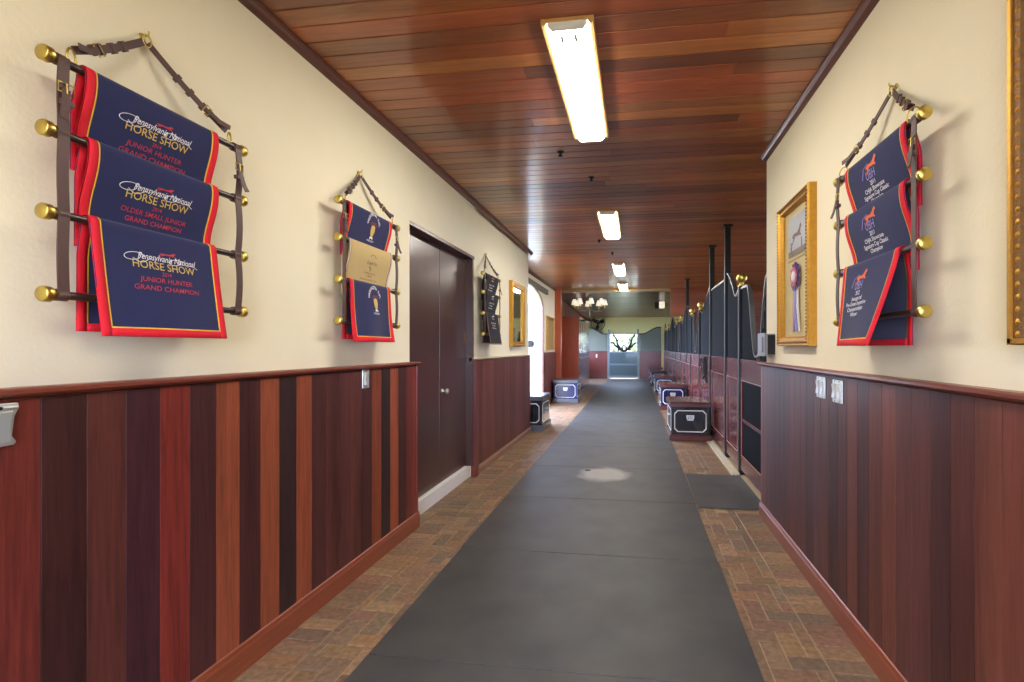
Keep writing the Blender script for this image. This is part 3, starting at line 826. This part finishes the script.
derby(t, S, .085, (('2012', .045), ('Inaugural', .12), ('Pre-Green Incentive', .24), ('Championships', .2), ('Winner', .1)), -.05)

# ------------------------------------------------------------------ frames on the walls
def frame_parts(t, wd, hh, bw, dep, mat, inner=None):
    """picture frame standing in the local xz plane, back on y=0, facing -y; origin bottom centre"""
    prof = [(0, 0), (0, dep * .8), (bw * .12, dep), (bw * .4, dep), (bw * .55, dep * .8), (bw * .8, dep * .85), (bw, dep * .45), (bw, 0)]
    m = MB(); c = [(-wd / 2, 0), (wd / 2, 0), (wd / 2, hh), (-wd / 2, hh)]
    sg = [(1, 1), (-1, 1), (-1, -1), (1, -1)]
    for k in range(4):
        j = (k + 1) % 4
        r0 = [(c[k][0] + sg[k][0] * a, -d, c[k][1] + sg[k][1] * a) for a, d in prof]
        r1_ = [(c[j][0] + sg[j][0] * a, -d, c[j][1] + sg[j][1] * a) for a, d in prof]
        n_ = len(prof); m.add(r0 + r1_, [(i, i + 1, n_ + i + 1, n_ + i) for i in range(n_ - 1)])
    f = m.build('frame', mat, t)
    return f
# rosette frame on the right wall
t = thing('picture_frame', 'gilt framed show ribbon and photograph on the right wall', 'picture frame', (XR, 3.465, 1.46), -PI2)
W, HH = .655, 1.005
frame_parts(t, W, HH, .065, .055, GILT)
m = MB()       # beaded ornament
for k in range(44):
    z = .02 + k * (HH - .04) / 43
    for s in (-1, 1): m.lathe([(.0, -.006), (.006, -.004), (.008, 0), (.006, .004), (0, .006)], 8, at((s * (W / 2 - .022), -.055, z), (0, -1, 0)))
for k in range(28):
    x = -W / 2 + .02 + k * (W - .04) / 27
    for z in (.022, HH - .022): m.lathe([(.0, -.006), (.006, -.004), (.008, 0), (.006, .004), (0, .006)], 8, at((x, -.055, z), (0, -1, 0)))
m.build('beading', GILTD, t)
MB().box(-W / 2 + .06, W / 2 - .06, -.012, -.002, .06, HH - .06).build('mount', MATB, t)
m = MB().box(-.17, .17, -.0165, -.012, .62, .89); ph = m.build('photograph', plain('photo_sky', lin(150, 158, 168), .4, var=.1, vscale=9), t)
m = MB(); SP = lambda a, w_: Vector((a, -.0166, -w_))
blob(m, SP, [(x * .1 + .0, -.75 - z * .07) for x, z in HORSE], .0008); m.build('jumping_horse', plain('photo_bay', lin(84, 58, 46), .5), ph)
m = MB(); m.box(-.17, .17, -.0178, -.0165, .62, .66); m.box(-.12, -.10, -.0178, -.0165, .64, .72); m.box(.09, .11, -.0178, -.0165, .64, .72); m.build('show_ring', plain('photo_ring', lin(112, 96, 80), .5), ph)
m = MB(); m.box(-.19, .19, -.0155, -.012, .59, .60); m.build('mount_bar', plain('mount_shadow', lin(170, 154, 108), .7), t)  # narrow bar in a darker tan than the mount
ro = MB(); rc = (0, -.02, .47)
for k in range(24):
    a = 2 * PI * k / 24; a2 = 2 * PI * (k + 1) / 24
    z_ = .012 if k % 2 else .004
    ro.add([(rc[0] + .045 * math.cos(a), -.03, rc[2] + .045 * math.sin(a)), (rc[0] + .045 * math.cos(a2), -.03, rc[2] + .045 * math.sin(a2)),
            (rc[0] + .1 * math.cos(a2), -.02 - z_, rc[2] + .1 * math.sin(a2)), (rc[0] + .1 * math.cos(a), -.032 + z_, rc[2] + .1 * math.sin(a))], [(0, 1, 2, 3)])
rb = ro.build('rosette', plain('purple_ribbon', lin(84, 56, 120), .4), t)
m = MB()
for k in range(16):
    a = 2 * PI * k / 16; a2 = 2 * PI * (k + 1) / 16; z_ = .006 if k % 2 else 0
    m.add([(.03 * math.cos(a), -.036, .47 + .03 * math.sin(a)), (.03 * math.cos(a2), -.036, .47 + .03 * math.sin(a2)), (.066 * math.cos(a2), -.034 - z_, .47 + .066 * math.sin(a2)), (.066 * math.cos(a), -.04 + z_, .47 + .066 * math.sin(a))], [(0, 1, 2, 3)])
m.build('rosette_frill', plain('pink_ribbon', lin(206, 84, 130), .4), rb)
MB().lathe([(.036, 0), (.036, .006), (.03, .009), (0, .01)], 20, at((0, -.034, .47), (0, -1, 0))).build('rosette_button', plain('pale_button', lin(224, 206, 214), .3), rb)
for x0, x1, c in ((-.03, -.075, lin(206, 150, 120)), (0, 0, lin(86, 116, 206)), (.03, .07, lin(226, 214, 190))):
    MB().tube([(x0, -.022, .40), (x0 * .7 + x1 * .3, -.024, .28), (x1, -.02, .10)], 0, flat=(.045, .002), up=(0, -1, 0)).build('streamer', plain('streamer_ribbon', c, .4), rb)
MB().box(-W / 2 + .06, W / 2 - .06, -.0475, -.0455, .06, HH - .06).build('glass', GLASS, t)
# frame cut off by the right edge
t = thing('picture_frame', 'ornate aged gilt frame at the right edge of the photo', 'picture frame', (XR, 1.05, 1.457), -PI2)
frame_parts(t, .96, 1.06, .11, .05, GILTD)
m = MB()
for s in (-1, 1):
    for k in range(30):
        z = .03 + k * 1.0 / 29
        m.lathe([(.0, -.006), (.010, -.004), (.013, 0), (.008, .005), (0, .008)], 8, at((s * .445, -.046, z), (0, -1, 0)))
m.box(-.476, -.462, -.056, -.03, .0, 1.06); m.box(.462, .476, -.056, -.03, 0, 1.06); m.box(-.476, .476, -.056, -.03, 1.04, 1.055); m.box(-.476, .476, -.056, -.03, .004, .018)
m.build('carved_border', GILT, t)
MB().box(-.38, .38, -.02, -.003, .1, .96).build('canvas', plain('dark_canvas', lin(96, 84, 66), .5, var=.3, vscale=4), t)
# gilt mirror on left wall past the third rack
t = thing('wall_mirror', 'narrow gilt framed mirror on the left wall past the third rack', 'mirror', (-1.83, 7.28, 1.46), PI2)
frame_parts(t, .82, .97, .085, .06, GILT)
MB().box(-.34, .34, -.02, -.003, .07, .90).build('mirror_glass', MIRROR, t)
t = thing('picture_frame', 'small gilt framed picture between the side doorway and the pine post', 'picture frame', (WX, 12.56, 1.39), PI2)
frame_parts(t, 1.0, .86, .09, .05, GILT)
p = MB().box(-.43, .43, -.02, -.003, .08, .78).build('picture', plain('sepia_print', lin(168, 140, 96), .5, var=.35, vscale=6), t)

# ------------------------------------------------------------------ plates on the wainscots
def plate_parts(t, wd, hh, rock):
    MB().box(-wd / 2, wd / 2, -.006, 0, 0, hh).build('cover_plate', STEEL, t, .003)
    for x in rock:
        r = MB()
        r.prism([(-.006, hh * .16), (-.0175, hh * .2), (-.013, hh * .5), (-.0175, hh * .8), (-.006, hh * .84)], x - .017, x + .017, 'x')
        b = r.build('rocker_switch', plain('silver_rocker', lin(206, 206, 202), .35, .4), t, .001)
    m = MB()
    for z in (hh * .07, hh * .93): 
        for x in rock: m.lathe([(.004, 0), (.004, .0015), (0, .002)], 8, at((x, -.006, z), (0, -1, 0)))
    m.build('screw', BRONZE, t)
t = thing('switch_plate', 'steel double switch plate on the right wainscot nearer the stalls', 'light switch', (xf, 2.99, 1.158), -PI2, 'steel switch plates on the right wainscot')
plate_parts(t, .125, .122, (-.03, .03))
t2 = copy_tree(t); t2.location = (xf, 2.755, 1.155); t2['label'] = 'steel double switch plate on the right wainscot below the picture and rack gap'
t2['label'] = 'steel double switch plate on the right wainscot, the one farther from the stalls'
t = thing('switch_plate', 'small steel switch plate on striped wainscot beside the double doors', 'light switch', (-1.75, 2.955, 1.185), PI2)
plate_parts(t, .078, .122, (0,))
t = thing('outlet_box', 'silver weatherproof outlet cover at the left edge of the wainscot', 'outlet', (-1.75, 1.09, 1.172), PI2)
m = MB(); pr = [(-.062, 0), (.055, .004), (.06, .012), (.05, .03), (.056, .085), (.066, .108), (.064, .122), (-.062, .122)]
m.prism([(x, z) for x, z in pr], -.012, 0, 'y'); m.build('cover_plate', STEEL, t, .002)
m = MB(); m.tube([(-.055, -.016, .110), (.058, -.016, .110)], .0055, 10); m.build('hinge_bar', STEEL, t)
MB().prism([(-.05, .01), (.045, .014), (.042, .05), (.048, .1), (-.05, .1)], -.02, -.012, 'y').build('flip_cover', plain('pale_steel', lin(206, 216, 216), .3, .7), t, .002)
MB().lathe([(.005, 0), (.005, .002), (0, .003)], 10, at((.018, -.0215, .110), (0, -1, 0))).build('screw', BLACKM, t)
t = thing('latch_box', 'grey metal latch box at the end of the right wall', 'latch', (XR, 4.15, 1.385), -PI2)
MB().box(-.13, .12, -.065, 0, 0, .175).build('housing', GREYBOX, t, .006)
m = MB(); m.box(-.14, .09, -.073, -.065, -.006, .183); m.box(-.10, .04, -.082, -.073, .03, .15); m.build('cover', GREYBOX, t, .003)
MB().box(.1205, .128, -.06, -.003, .01, .165).build('side_plate', BLACKM, t, .002)

# ------------------------------------------------------------------ stall fronts (right)
SX = 1.2; TH = .05
def post(t, y, z1, w_=.07, ball=False, name='post'):
    p = MB().box(SX - w_ / 2, SX + w_ / 2, y - w_ / 2, y + w_ / 2, 0, z1).build(name, BLACKM, t, .006)
    if ball:
        prof = [(.045, 0), (.048, .008), (.03, .016), (.022, .03), (.03, .034)]
        rr = .062
        for k in range(1, 12):
            a = -PI / 2 + PI * k / 11.0 + .0
            prof.append((max(.001, rr * math.cos(a)), .034 + rr + rr * math.sin(a)))
        MB().lathe(prof, 20, at((SX, y, z1))).build('ball_finial', BRASS, p)
    else:
        MB().box(SX - .06, SX + .06, y - .06, y + .06, CEIL - .025, CEIL - .0005).build('ceiling_plate', BLACKM, p, .003)
    return p
def bay(t, ya, yb, top, style, seg=28):
    """frame, panel, grille and curved top rail between ya and yb; top(s) gives the rail height"""
    ys_ = [ya + (yb - ya) * k / seg for k in range(seg + 1)]
    zr = [top(k / seg) for k in range(seg + 1)]
    m = MB(); m.tube([(SX, yy, zz) for yy, zz in zip(ys_, zr)], 0, flat=(.045, .02), up=(0, 0, 1)); m.build('top_rail', plain('rail_steel', lin(120, 122, 126), .28, .7), t)
    m = MB(); n = max(3, int((yb - ya) / .05))
    for k in range(1, n + 1):
        s = k / n; zz = top(s)
        if k < n and zz > 1.38: m.tube([(SX, ya + (yb - ya) * s, 1.30), (SX, ya + (yb - ya) * s, zz)], .009, 6)
        elif m.v: m.build('grille', GRILLE, t); m = MB()
    m = MB(); x0, x1 = SX - TH / 2, SX + TH / 2
    m.box(x0, x1, ya, yb, 1.28, 1.32); m.box(x0 + .004, x1 - .004, ya, yb, 1.115, 1.28); m.box(x0, x1, ya, yb, 1.08, 1.115)
    m.box(x0, x1, ya, yb, .07, .24); m.box(x0, x1, ya, ya + .07, .24, 1.08); m.box(x0, x1, yb - .07, yb, .24, 1.08)
    if style == 'black': m.box(x0, x1, ya, yb, .62, .66)
    m.build('panel_frame', STALLW, t, .003)
    m = MB(); m.box(SX - .008, SX + .008, ya + .07, yb - .07, .24, 1.08)
    m.build('panel', PANELB if style == 'black' else wood('glossy_redwood', lin(100, 32, 27), 'z', .2, .5, .1, 90, 20) if 'glossy_redwood' not in bpy.data.materials else bpy.data.materials['glossy_redwood'], t)
    m = MB()
    for zz in (.235, 1.077): m.box(x0 - .004, x0 + .002, ya + .065, yb - .065, zz, zz + .008)
    for yy in (ya + .064, yb - .072): m.box(x0 - .004, x0 + .002, yy, yy + .008, .235, 1.085)
    m.build('panel_bead', plain('bead_rose', lin(170, 120, 112), .3) if 'bead_rose' not in bpy.data.materials else bpy.data.materials['bead_rose'], t)
yoke = lambda s: 2.12 - .76 * (1 - ss((abs(s - .46) - .04) / .27))
flat = lambda s: 2.36
def fall(z0, z1):   # S-curve from z0 to z1 with a small dip
    return lambda s: z0 + (z1 - z0) * ss(s / .8) - .06 * math.sin(PI * ss((s - .45) / .5)) * (1 if s > .45 else 0)
rise = lambda z0, z1: (lambda s: fall(z1, z0)(1 - s))
SG = 'horse stall front sections along the right side'
def section(ya, yb, top, style, label, posts):
    t = thing('stall_front', label, 'stall front', (0, 0, 0), 0, SG)
    bay(t, ya, yb, top, style)
    for p in posts: post(t, *p)
    return t
section(4.42, 5.73, yoke, 'black', 'nearest stall front with deep yoke dip and black lower panels', [(5.77, 2.15, .075, True)])
section(5.81, 6.61, rise(2.12, 2.42), 'red', 'stall front curving up from the nearest ball post to a tall post', [(6.65, CEIL, .075)])
section(6.69, 7.93, flat, 'red', 'flat topped stall door between the two nearest tall black posts', [(7.97, CEIL, .075)])
section(8.01, 9.30, fall(2.42, 2.12), 'red', 'stall front behind the nearest right trunk curving down to a ball post', [(9.34, 2.15, .07, True)])
section(9.38, 10.71, yoke, 'red', 'yoke topped stall front between the second and third brass balls', [(10.75, 2.15, .07, True)])
section(10.79, 11.66, rise(2.12, 2.42), 'red', 'stall front before the third tall post on the right', [(11.70, CEIL, .07)])
section(11.74, 13.16, fall(2.42, 2.12), 'red', 'stall front just past the third tall post on the right', [(13.2, 2.15, .07, True)])
section(13.24, 14.76, yoke, 'red', 'yoke topped stall front under the wood cross wall', [(14.8, 2.15, .07, True)])
section(14.84, 16.16, rise(2.12, 2.42), 'red', 'stall front beside the third right trunk', [(16.2, 2.5, .07)][:0] + [(16.2, 2.44, .07, True)])
section(16.24, 18.16, fall(2.42, 2.12), 'red', 'stall front beyond the third right trunk', [(18.2, 2.15, .07, True)])
section(18.24, 20.16, yoke, 'red', 'stall front next to last before the far gate', [(20.2, 2.15, .07, True)])
section(20.24, 21.1, fall(2.42, 2.0), 'red', 'last short stall front on the right before the far gate', [])

# halter hanging on the tall post
t = thing('horse_halter', 'dark halter and lead rope hanging on the stall post', 'halter', (SX - .05, 7.86, 1.30), 0)
m = MB()
for k, (w_, h_, dx) in enumerate(((.11, .25, -.06), (.15, .34, -.075), (.10, .30, -.09), (.13, .40, -.08))):
    pts = [(dx + .035 * math.sin(q + 1.7 * k) + .012 * math.sin(3 * q + k), w_ * math.sin(q) * (1 + .15 * math.cos(2 * q)), -h_ * .5 + h_ * .5 * math.cos(q)) for q in [2 * PI * i / 22 for i in range(22)]]
    m.tube(pts, .011 + .002 * (k % 2), 7, True)
m.build('halter_strap', ROPE, t)
m = MB()
for z, yy in ((-.1, .1), (-.2, -.1), (-.27, .05)):
    m.tube([(-.06 + .004 * math.sin(q), yy + .022 * math.cos(q), z + .022 * math.sin(q)) for q in [2 * PI * i / 14 for i in range(14)]], .004, 7, True)
m.build('halter_ring', STEEL, t)
MB().tube([(.01, 0, -.01), (-.07, 0, -.01), (-.09, 0, .02)], .006, 8).build('hook', IRON, t)

# ------------------------------------------------------------------ tack trunks
def octo(hw, z0, z1, c):
    return [(-hw + c, z0), (hw - c, z0), (hw, z0 + c), (hw, z1 - c), (hw - c, z1), (-hw + c, z1), (-hw, z1 - c), (-hw, z0 + c)]
def make_trunk(label, loc, L, body, edge, frame=WHITE, W=.62, Hh=.6, group='tack trunks'):
    t = thing('tack_trunk', label, 'tack trunk', loc, 0, group)
    hw, hl = W / 2, L / 2
    MB().box(-hw, hw, -hl, hl, .09, Hh - .075).build('body', body, t, .004)
    m = MB(); m.box(-hw - .03, hw + .03, -hl - .03, hl + .03, 0.0, .085); m.box(-hw - .02, hw + .02, -hl - .02, hl + .02, .085, .10); m.build('plinth', edge, t, .006)
    l = MB(); l.box(-hw - .025, hw + .025, -hl - .025, hl + .025, Hh - .075, Hh - .015); l.box(-hw - .012, hw + .012, -hl - .012, hl + .012, Hh - .015, Hh)
    li = l.build('lid', edge, t, .006)
    m = MB()
    for sgn in (-1, 1):      # end panels
        o_ = octo(hw - .045, .135, Hh - .125, .05); i_ = octo(hw - .059, .149, Hh - .139, .046)
        y = sgn * (hl + .003)
        n_ = 8; vs_ = [(x, y, z) for x, z in o_] + [(x, y, z) for x, z in i_] + [(x, y - sgn * .003, z) for x, z in o_] + [(x, y - sgn * .003, z) for x, z in i_]
        fs_ = []
        for k in range(n_):
            j = (k + 1) % n_; fs_ += [(k, j, n_ + j, n_ + k), (k, j, 2 * n_ + j, 2 * n_ + k), (n_ + k, n_ + j, 3 * n_ + j, 3 * n_ + k)]
        m.add(vs_, fs_)
    for sgn in (-1, 1):      # long sides
        o_ = octo(hl - .045, .135, Hh - .125, .05); i_ = octo(hl - .059, .149, Hh - .139, .046)
        x = sgn * (hw + .003)
        n_ = 8; vs_ = [(x, y, z) for y, z in o_] + [(x, y, z) for y, z in i_] + [(x - sgn * .003, y, z) for y, z in o_] + [(x - sgn * .003, y, z) for y, z in i_]
        fs_ = []
        for k in range(n_):
            j = (k + 1) % n_; fs_ += [(k, j, n_ + j, n_ + k), (k, j, 2 * n_ + j, 2 * n_ + k), (n_ + k, n_ + j, 3 * n_ + j, 3 * n_ + k)]
        m.add(vs_, fs_)
    m.build('inlay_border', frame, t)['label'] = 'white inlay border'
    m = MB(); y = -hl
    m.prism([(-.06, Hh - .20), (.06, Hh - .20), (.06, Hh - .24), (.045, Hh - .285), (-.045, Hh - .285), (-.06, Hh - .24)], y - .008, y, 'y')
    m.build('badge', STEEL, t, .002)
    m = MB()
    for k in range(3): m.tube([(-.035 + k * .03, y - .010, Hh - .265), (-.02 + k * .02, y - .010, Hh - .215)], .004, 6)
    m.build('monogram', BRONZE, t)
    for sx in (-1, 1):
        m = MB(); m.tube([(sx * hw, -.08, .36), (sx * (hw + .02), -.07, .35), (sx * (hw + .022), 0, .345), (sx * (hw + .02), .07, .35), (sx * hw, .08, .36)], .007, 8); m.build('handle', STEEL, t)
    return t
make_trunk('largest black tack trunk with white inlay beside the right stalls', (.835, 8.16, 0), .90, TRUNKD, TRUNKW, W=.58)
make_trunk('second tack trunk on the right, navy, behind the largest one', (.848, 11.95, 0), .95, TRUNKN, TRUNKW, W=.55)
make_trunk('third tack trunk in the right hand row', (.848, 15.25, 0), .9, TRUNKN, TRUNKW, W=.55)
make_trunk('fourth tack trunk in the right hand row', (.848, 18.7, 0), .9, TRUNKN, TRUNKW, W=.55)
make_trunk('farthest tack trunk of the right hand row, near the far gate', (.848, 21.5, 0), .9, TRUNKN, TRUNKW, W=.55)
make_trunk('tack trunk at the end of the left wall by the bright doorway', (-1.90, 8.66, 0), .74, TRUNKD, TRUNKG, W=.56)
make_trunk('blue tack trunk in front of the orange pine post on the left', (-1.84, 12.98, 0), .74, plain('blue_trunk_paint', lin(18, 34, 98), .22, coat=.6), TRUNKG)

# ------------------------------------------------------------------ lockers on the left, far
for k, lab in enumerate(('nearest tall pine locker with an orange side panel', 'middle tall pine locker in the far row', 'farthest tall pine locker beside the end gate')):
    ya = 15.7 + k * 1.17
    t = thing('locker', lab, 'locker', (-2.14, ya + .58, 0), 0, 'tall pine lockers on the left')
    MB().box(-.29, .28, -.58, .58, .05, 2.40).build('carcass', PINE, t, .004)
    MB().box(-.27, .27, -.57, .57, 0, .05).build('plinth', TRUNKW, t)
    m = MB(); m.prism([(-.3, 2.40), (.30, 2.40), (.33, 2.44), (.33, 2.46), (-.3, 2.46)], -.585, .585, 'y'); m.build('cornice', PINE, t)
    for s in (0, 1):
        y0, y1 = (-.57, -.004) if s == 0 else (.004, .57)
        m = MB(); m.box(.28, .296, y0, y1, .08, 2.37)
        for a, b in ((y0, y0 + .09), (y1 - .09, y1)): m.box(.296, .306, a, b, .08, 2.37)
        for z in (.08, 1.2, 2.26): m.box(.296, .306, y0 + .09, y1 - .09, z, z + .11)
        d = m.build('door', STALLW if False else wood('glossy_pine', lin(150, 66, 44), 'z', .16, .8, .25) if 'glossy_pine' not in bpy.data.materials else bpy.data.materials['glossy_pine'], t, .003)
        MB().lathe([(.008, 0), (.008, .012), (.016, .018), (.016, .026), (0, .03)], 12, at((.306, (-.03 if s == 0 else .03), 1.1), (1, 0, 0))).build('knob', STEEL, d)

# ------------------------------------------------------------------ far gate
GY = 22.72
def beadboard(m, x0, x1, ztop, z0, step, y, th=.03, col=None):
    x = x0
    while x < x1 - .01:
        xe = min(x1, x + step); m.prism([(x + .002, z0), (xe - .002, z0), (xe - .002, ztop(xe)), (x + .002, ztop(x))], y - th / 2, y + th / 2, 'y', col); x = xe
    m.box(x0, x1, y - .004, y + .008, z0, min(ztop(x0), ztop(x1)) - .01, col)
for side in (-1, 1):
    lab = 'gate side panel left of the far gate, with a curved top' if side < 0 else 'gate side panel right of the far gate, lit red boards below'
    t = thing('gate_panel', lab, 'gate panel', (0, 0, 0), 0)
    x0, x1 = (-2.42, -1.315) if side < 0 else (.145, 1.15)
    zt = (lambda x: 2.08 + .3 * ss((-1.45 - x) / .75)) if side < 0 else (lambda x: 2.08 + .3 * ss((x - .28) / .75))
    m = MB(); beadboard(m, x0, x1, lambda x: zt(x) - .02, 1.29, .09, GY); m.build('upper_boards', GREENB, t)
    m = MB(); xs = [x0 + (x1 - x0) * k / 20 for k in range(21)]
    m.tube([(x, GY, zt(x)) for x in xs], 0, flat=(.07, .05), up=(0, 0, 1)); m.build('top_rail', IRON, t)
    m = MB(); beadboard(m, x0, x1, lambda x: 1.2, .12, .12, GY); m.build('lower_boards', STALLW, t)
    m = MB(); m.box(x0, x1, GY - .03, GY + .03, 1.2, 1.29); m.build('rail', TRUNKW, t, .004); MB().box(x0, x1, GY - .03, GY + .03, 0.0, .12).build('rail', TRUNKW, t, .004)
    if side < 0:
        MB().box(-1.86, -1.80, GY - .05, GY - .03, .98, 1.14).build('latch', STEEL, t, .004)
t = thing('barn_gate', 'teal grey far gate with branch ironwork against the bright window', 'gate', (0, 0, 0), 0)
for x in (-1.26, .09): 
    p = MB().box(x - .04, x + .04, GY - .04, GY + .04, 0, 2.3).build('post', STEELBLUE, t, .005)
    MB().box(x - .05, x + .05, GY - .05, GY + .05, 2.3, 2.32).build('post_cap', STEEL, p, .003)
m = MB(); beadboard(m, -1.22, .05, lambda x: 1.21, .1, .15, GY); m.build('lower_boards', TEAL, t)
m = MB(); m.box(-1.21, .04, GY - .03, GY + .03, 1.2, 1.27); m.box(-1.21, .04, GY - .03, GY + .03, .03, .14); m.box(-1.2, .03, GY - .035, GY - .02, .62, .70); m.build('rail', STEELBLUE, t, .004)
m = MB()
cx = -.55
def branch(pts, r): m.tube(pts, [2.6 * r * (1 - .55 * i / (len(pts) - 1)) for i in range(len(pts))], 6)
for s in (-1, 1):
    branch([(cx, GY, 1.27), (cx + s * .18, GY, 1.38), (cx + s * .3, GY, 1.6), (cx + s * .36, GY, 1.86), (cx + s * .5, GY, 2.06)], .028)
    branch([(cx + s * .18, GY, 1.38), (cx + s * .36, GY, 1.5), (cx + s * .5, GY, 1.66), (cx + s * .62, GY, 1.68)], .022)
    branch([(cx + s * .05, GY, 1.3), (cx + s * .1, GY, 1.46), (cx - s * .04, GY, 1.56)], .022)
    branch([(cx + s * .3, GY, 1.3), (cx + s * .2, GY, 1.42), (cx + s * .05, GY, 1.36)], .02)
    branch([(cx + s * .33, GY, 1.74), (cx + s * .22, GY, 1.84), (cx + s * .2, GY, 1.95)], .014)
m.build('branch_ironwork', IRON, t)
m = MB()
m.tube([(-1.22, GY, 2.09), (.05, GY, 2.09)], .02, 8); m.build('top_bar', STEELBLUE, t)

# ------------------------------------------------------------------ fan, chandelier, speaker
t = thing('wall_fan', 'round caged barn fan high on the end wall', 'fan', (-1.78, 22.95, 2.6), 0)
m = MB()
for rr, dy in ((.33, 0), (.33, -.14), (.22, -.16), (.11, -.165)):
    m.tube([(rr * math.cos(q), dy, rr * math.sin(q)) for q in [2 * PI * k / 32 for k in range(32)]], .008, 6, True)
for k in range(16):
    a = 2 * PI * k / 16; m.tube([(.04 * math.cos(a), -.165, .04 * math.sin(a)), (.22 * math.cos(a), -.16, .22 * math.sin(a)), (.33 * math.cos(a), -.14, .33 * math.sin(a)), (.33 * math.cos(a), 0, .33 * math.sin(a))], .005, 5)
m.build('cage', IRON, t)
for k in range(3):
    a = 2 * PI * k / 3 + .5; m = MB()
    ca_, sa = math.cos(a), math.sin(a)
    P = lambda r, s_, dy: (r * ca_ - s_ * sa, -.08 + dy, r * sa + s_ * ca_)
    m.add([P(.05, -.03, .02), P(.15, -.1, .035), P(.29, -.11, .035), P(.3, .05, -.03), P(.16, .07, -.03), P(.05, .03, -.02)], [(0, 1, 2, 3, 4, 5)])
    o = m.build('blade', BLACKM, t); sm = o.modifiers.new('thick', 'SOLIDIFY'); sm.thickness = .006
MB().lathe([(.05, 0), (.06, .02), (.06, .08), (.04, .11), (0, .115)], 16, at((0, -.02, 0), (0, -1, 0))).build('hub', BLACKM, t)
MB().box(-.05, .05, -.02, .148, -.05, .05).build('bracket', IRON, t)

PEWTER = plain('pale_pewter', lin(150, 146, 136), .4, .6)
t = thing('chandelier', 'iron chandelier with white shades hanging beyond the pale beam', 'chandelier', (-1.43, 15.0, 3.03), 0)
m = MB(); m.tube([(0, 0, -.0), (0, 0, -.70)], .012, 8); m.lathe([(.07, 0), (.07, -.02), (.03, -.04), (0, -.042)], 16, at((0, 0, -.0))); m.lathe([(.015, -.34), (.035, -.37), (.04, -.41), (.02, -.46), (.03, -.52), (.012, -.58), (.0, -.60)], 14); m.build('stem', PEWTER, t)
for k in range(8):
    a = 2 * PI * k / 8 + .2; c, s = math.cos(a), math.sin(a)
    m = MB(); m.tube([(.04 * c, .04 * s, -.40), (.2 * c, .2 * s, -.46), (.38 * c, .38 * s, -.45), (.47 * c, .47 * s, -.36), (.47 * c, .47 * s, -.32)], .010, 7)
    ar = m.build('arm', PEWTER, t)
    MB().lathe([(.035, -.34), (.037, -.32), (.012, -.31), (.012, -.22), (.0, -.21)], 10, at((.47 * c, .47 * s, 0))).build('candle_cup', BRASS, ar)
    m = MB(); n_ = 16
    vs_ = []
    for rr, z in ((.10, -.26), (.05, -.09), (.047, -.09), (.097, -.26)):
        vs_ += [(.47 * c + rr * math.cos(2 * PI * q / n_), .47 * s + rr * math.sin(2 * PI * q / n_), z) for q in range(n_)]
    fs_ = []
    for b in range(4):
        for q in range(n_): fs_.append((b * n_ + q, b * n_ + (q + 1) % n_, ((b + 1) % 4) * n_ + (q + 1) % n_, ((b + 1) % 4) * n_ + q))
    m.add(vs_, fs_, None, True); m.build('lamp_shade', GLOW, ar)
m = MB(); m.tube([(.3 * math.cos(q), .3 * math.sin(q), -.74) for q in [2 * PI * k / 28 for k in range(28)]], .014, 7, True)
for k in range(4):
    a = 2 * PI * k / 4 + .2; m.tube([(.3 * math.cos(a), .3 * math.sin(a), -.74), (.01 * math.cos(a), .01 * math.sin(a), -.68)], .008, 6)
m.build('lower_ring', IRON, t)
t = thing('ceiling_lantern', 'small lit white lantern with dark bracket under the far ceiling', 'lantern', (.83, 16.6, 2.77), 0)
MB().box(-.06, .12, -.1, .1, 0, .22).build('glass_shade', GLOW, t, .01)
MB().box(-.2, -.06, -.06, .06, -.01, .2).build('bracket', BLACKM, t, .005)
MB().box(-.03, .03, -.03, .03, .22, .25).build('mount', BLACKM, t)

# tree past the arch; the two gate shrubs are added to dim the sky
def tree(x, y, hgt, lab, seed):
    rnd = random.Random(seed)
    t = thing('tree', lab, 'tree', (x, y, -.06), 0)
    MB().tube([(0, 0, 0), (.05, .03, hgt * .35), (-.04, 0, hgt * .6), (.05, 0, hgt * .85)], [.16, .13, .09, .03], 9).build('trunk', plain('bark', lin(92, 76, 60), .9, bump=.6, bscale=30), t)
    m = MB()
    for k in range(1400):
        u = rnd.random(); th = rnd.uniform(0, 2 * PI); ph = math.acos(rnd.uniform(-1, 1)); rr = hgt * .34 * (u ** .4)
        c = Vector((rr * math.sin(ph) * math.cos(th), rr * math.sin(ph) * math.sin(th), hgt * .66 + rr * .95 * math.cos(ph)))
        d = Vector((rnd.uniform(-1, 1), rnd.uniform(-1, 1), rnd.uniform(-1, 1))).normalized(); e = d.orthogonal().normalized(); s_ = .16
        m.add([c - d * s_, c - e * s_ * .5, c + d * s_, c + e * s_ * .5], [(0, 1, 2, 3)])
    m.build('foliage', plain('leaf_green', lin(184, 196, 160), .7, var=.3), t)
tree(-7.2, 22.5, 5.5, 'leafy tree outside beyond the white door leaf', 2)
tree(-1.5, 27.5, 3.2, 'leafy shrub tree outside seen left in the far gate window', 5)
tree(.2, 29, 3.4, 'leafy shrub tree outside seen right in the far gate window', 6)
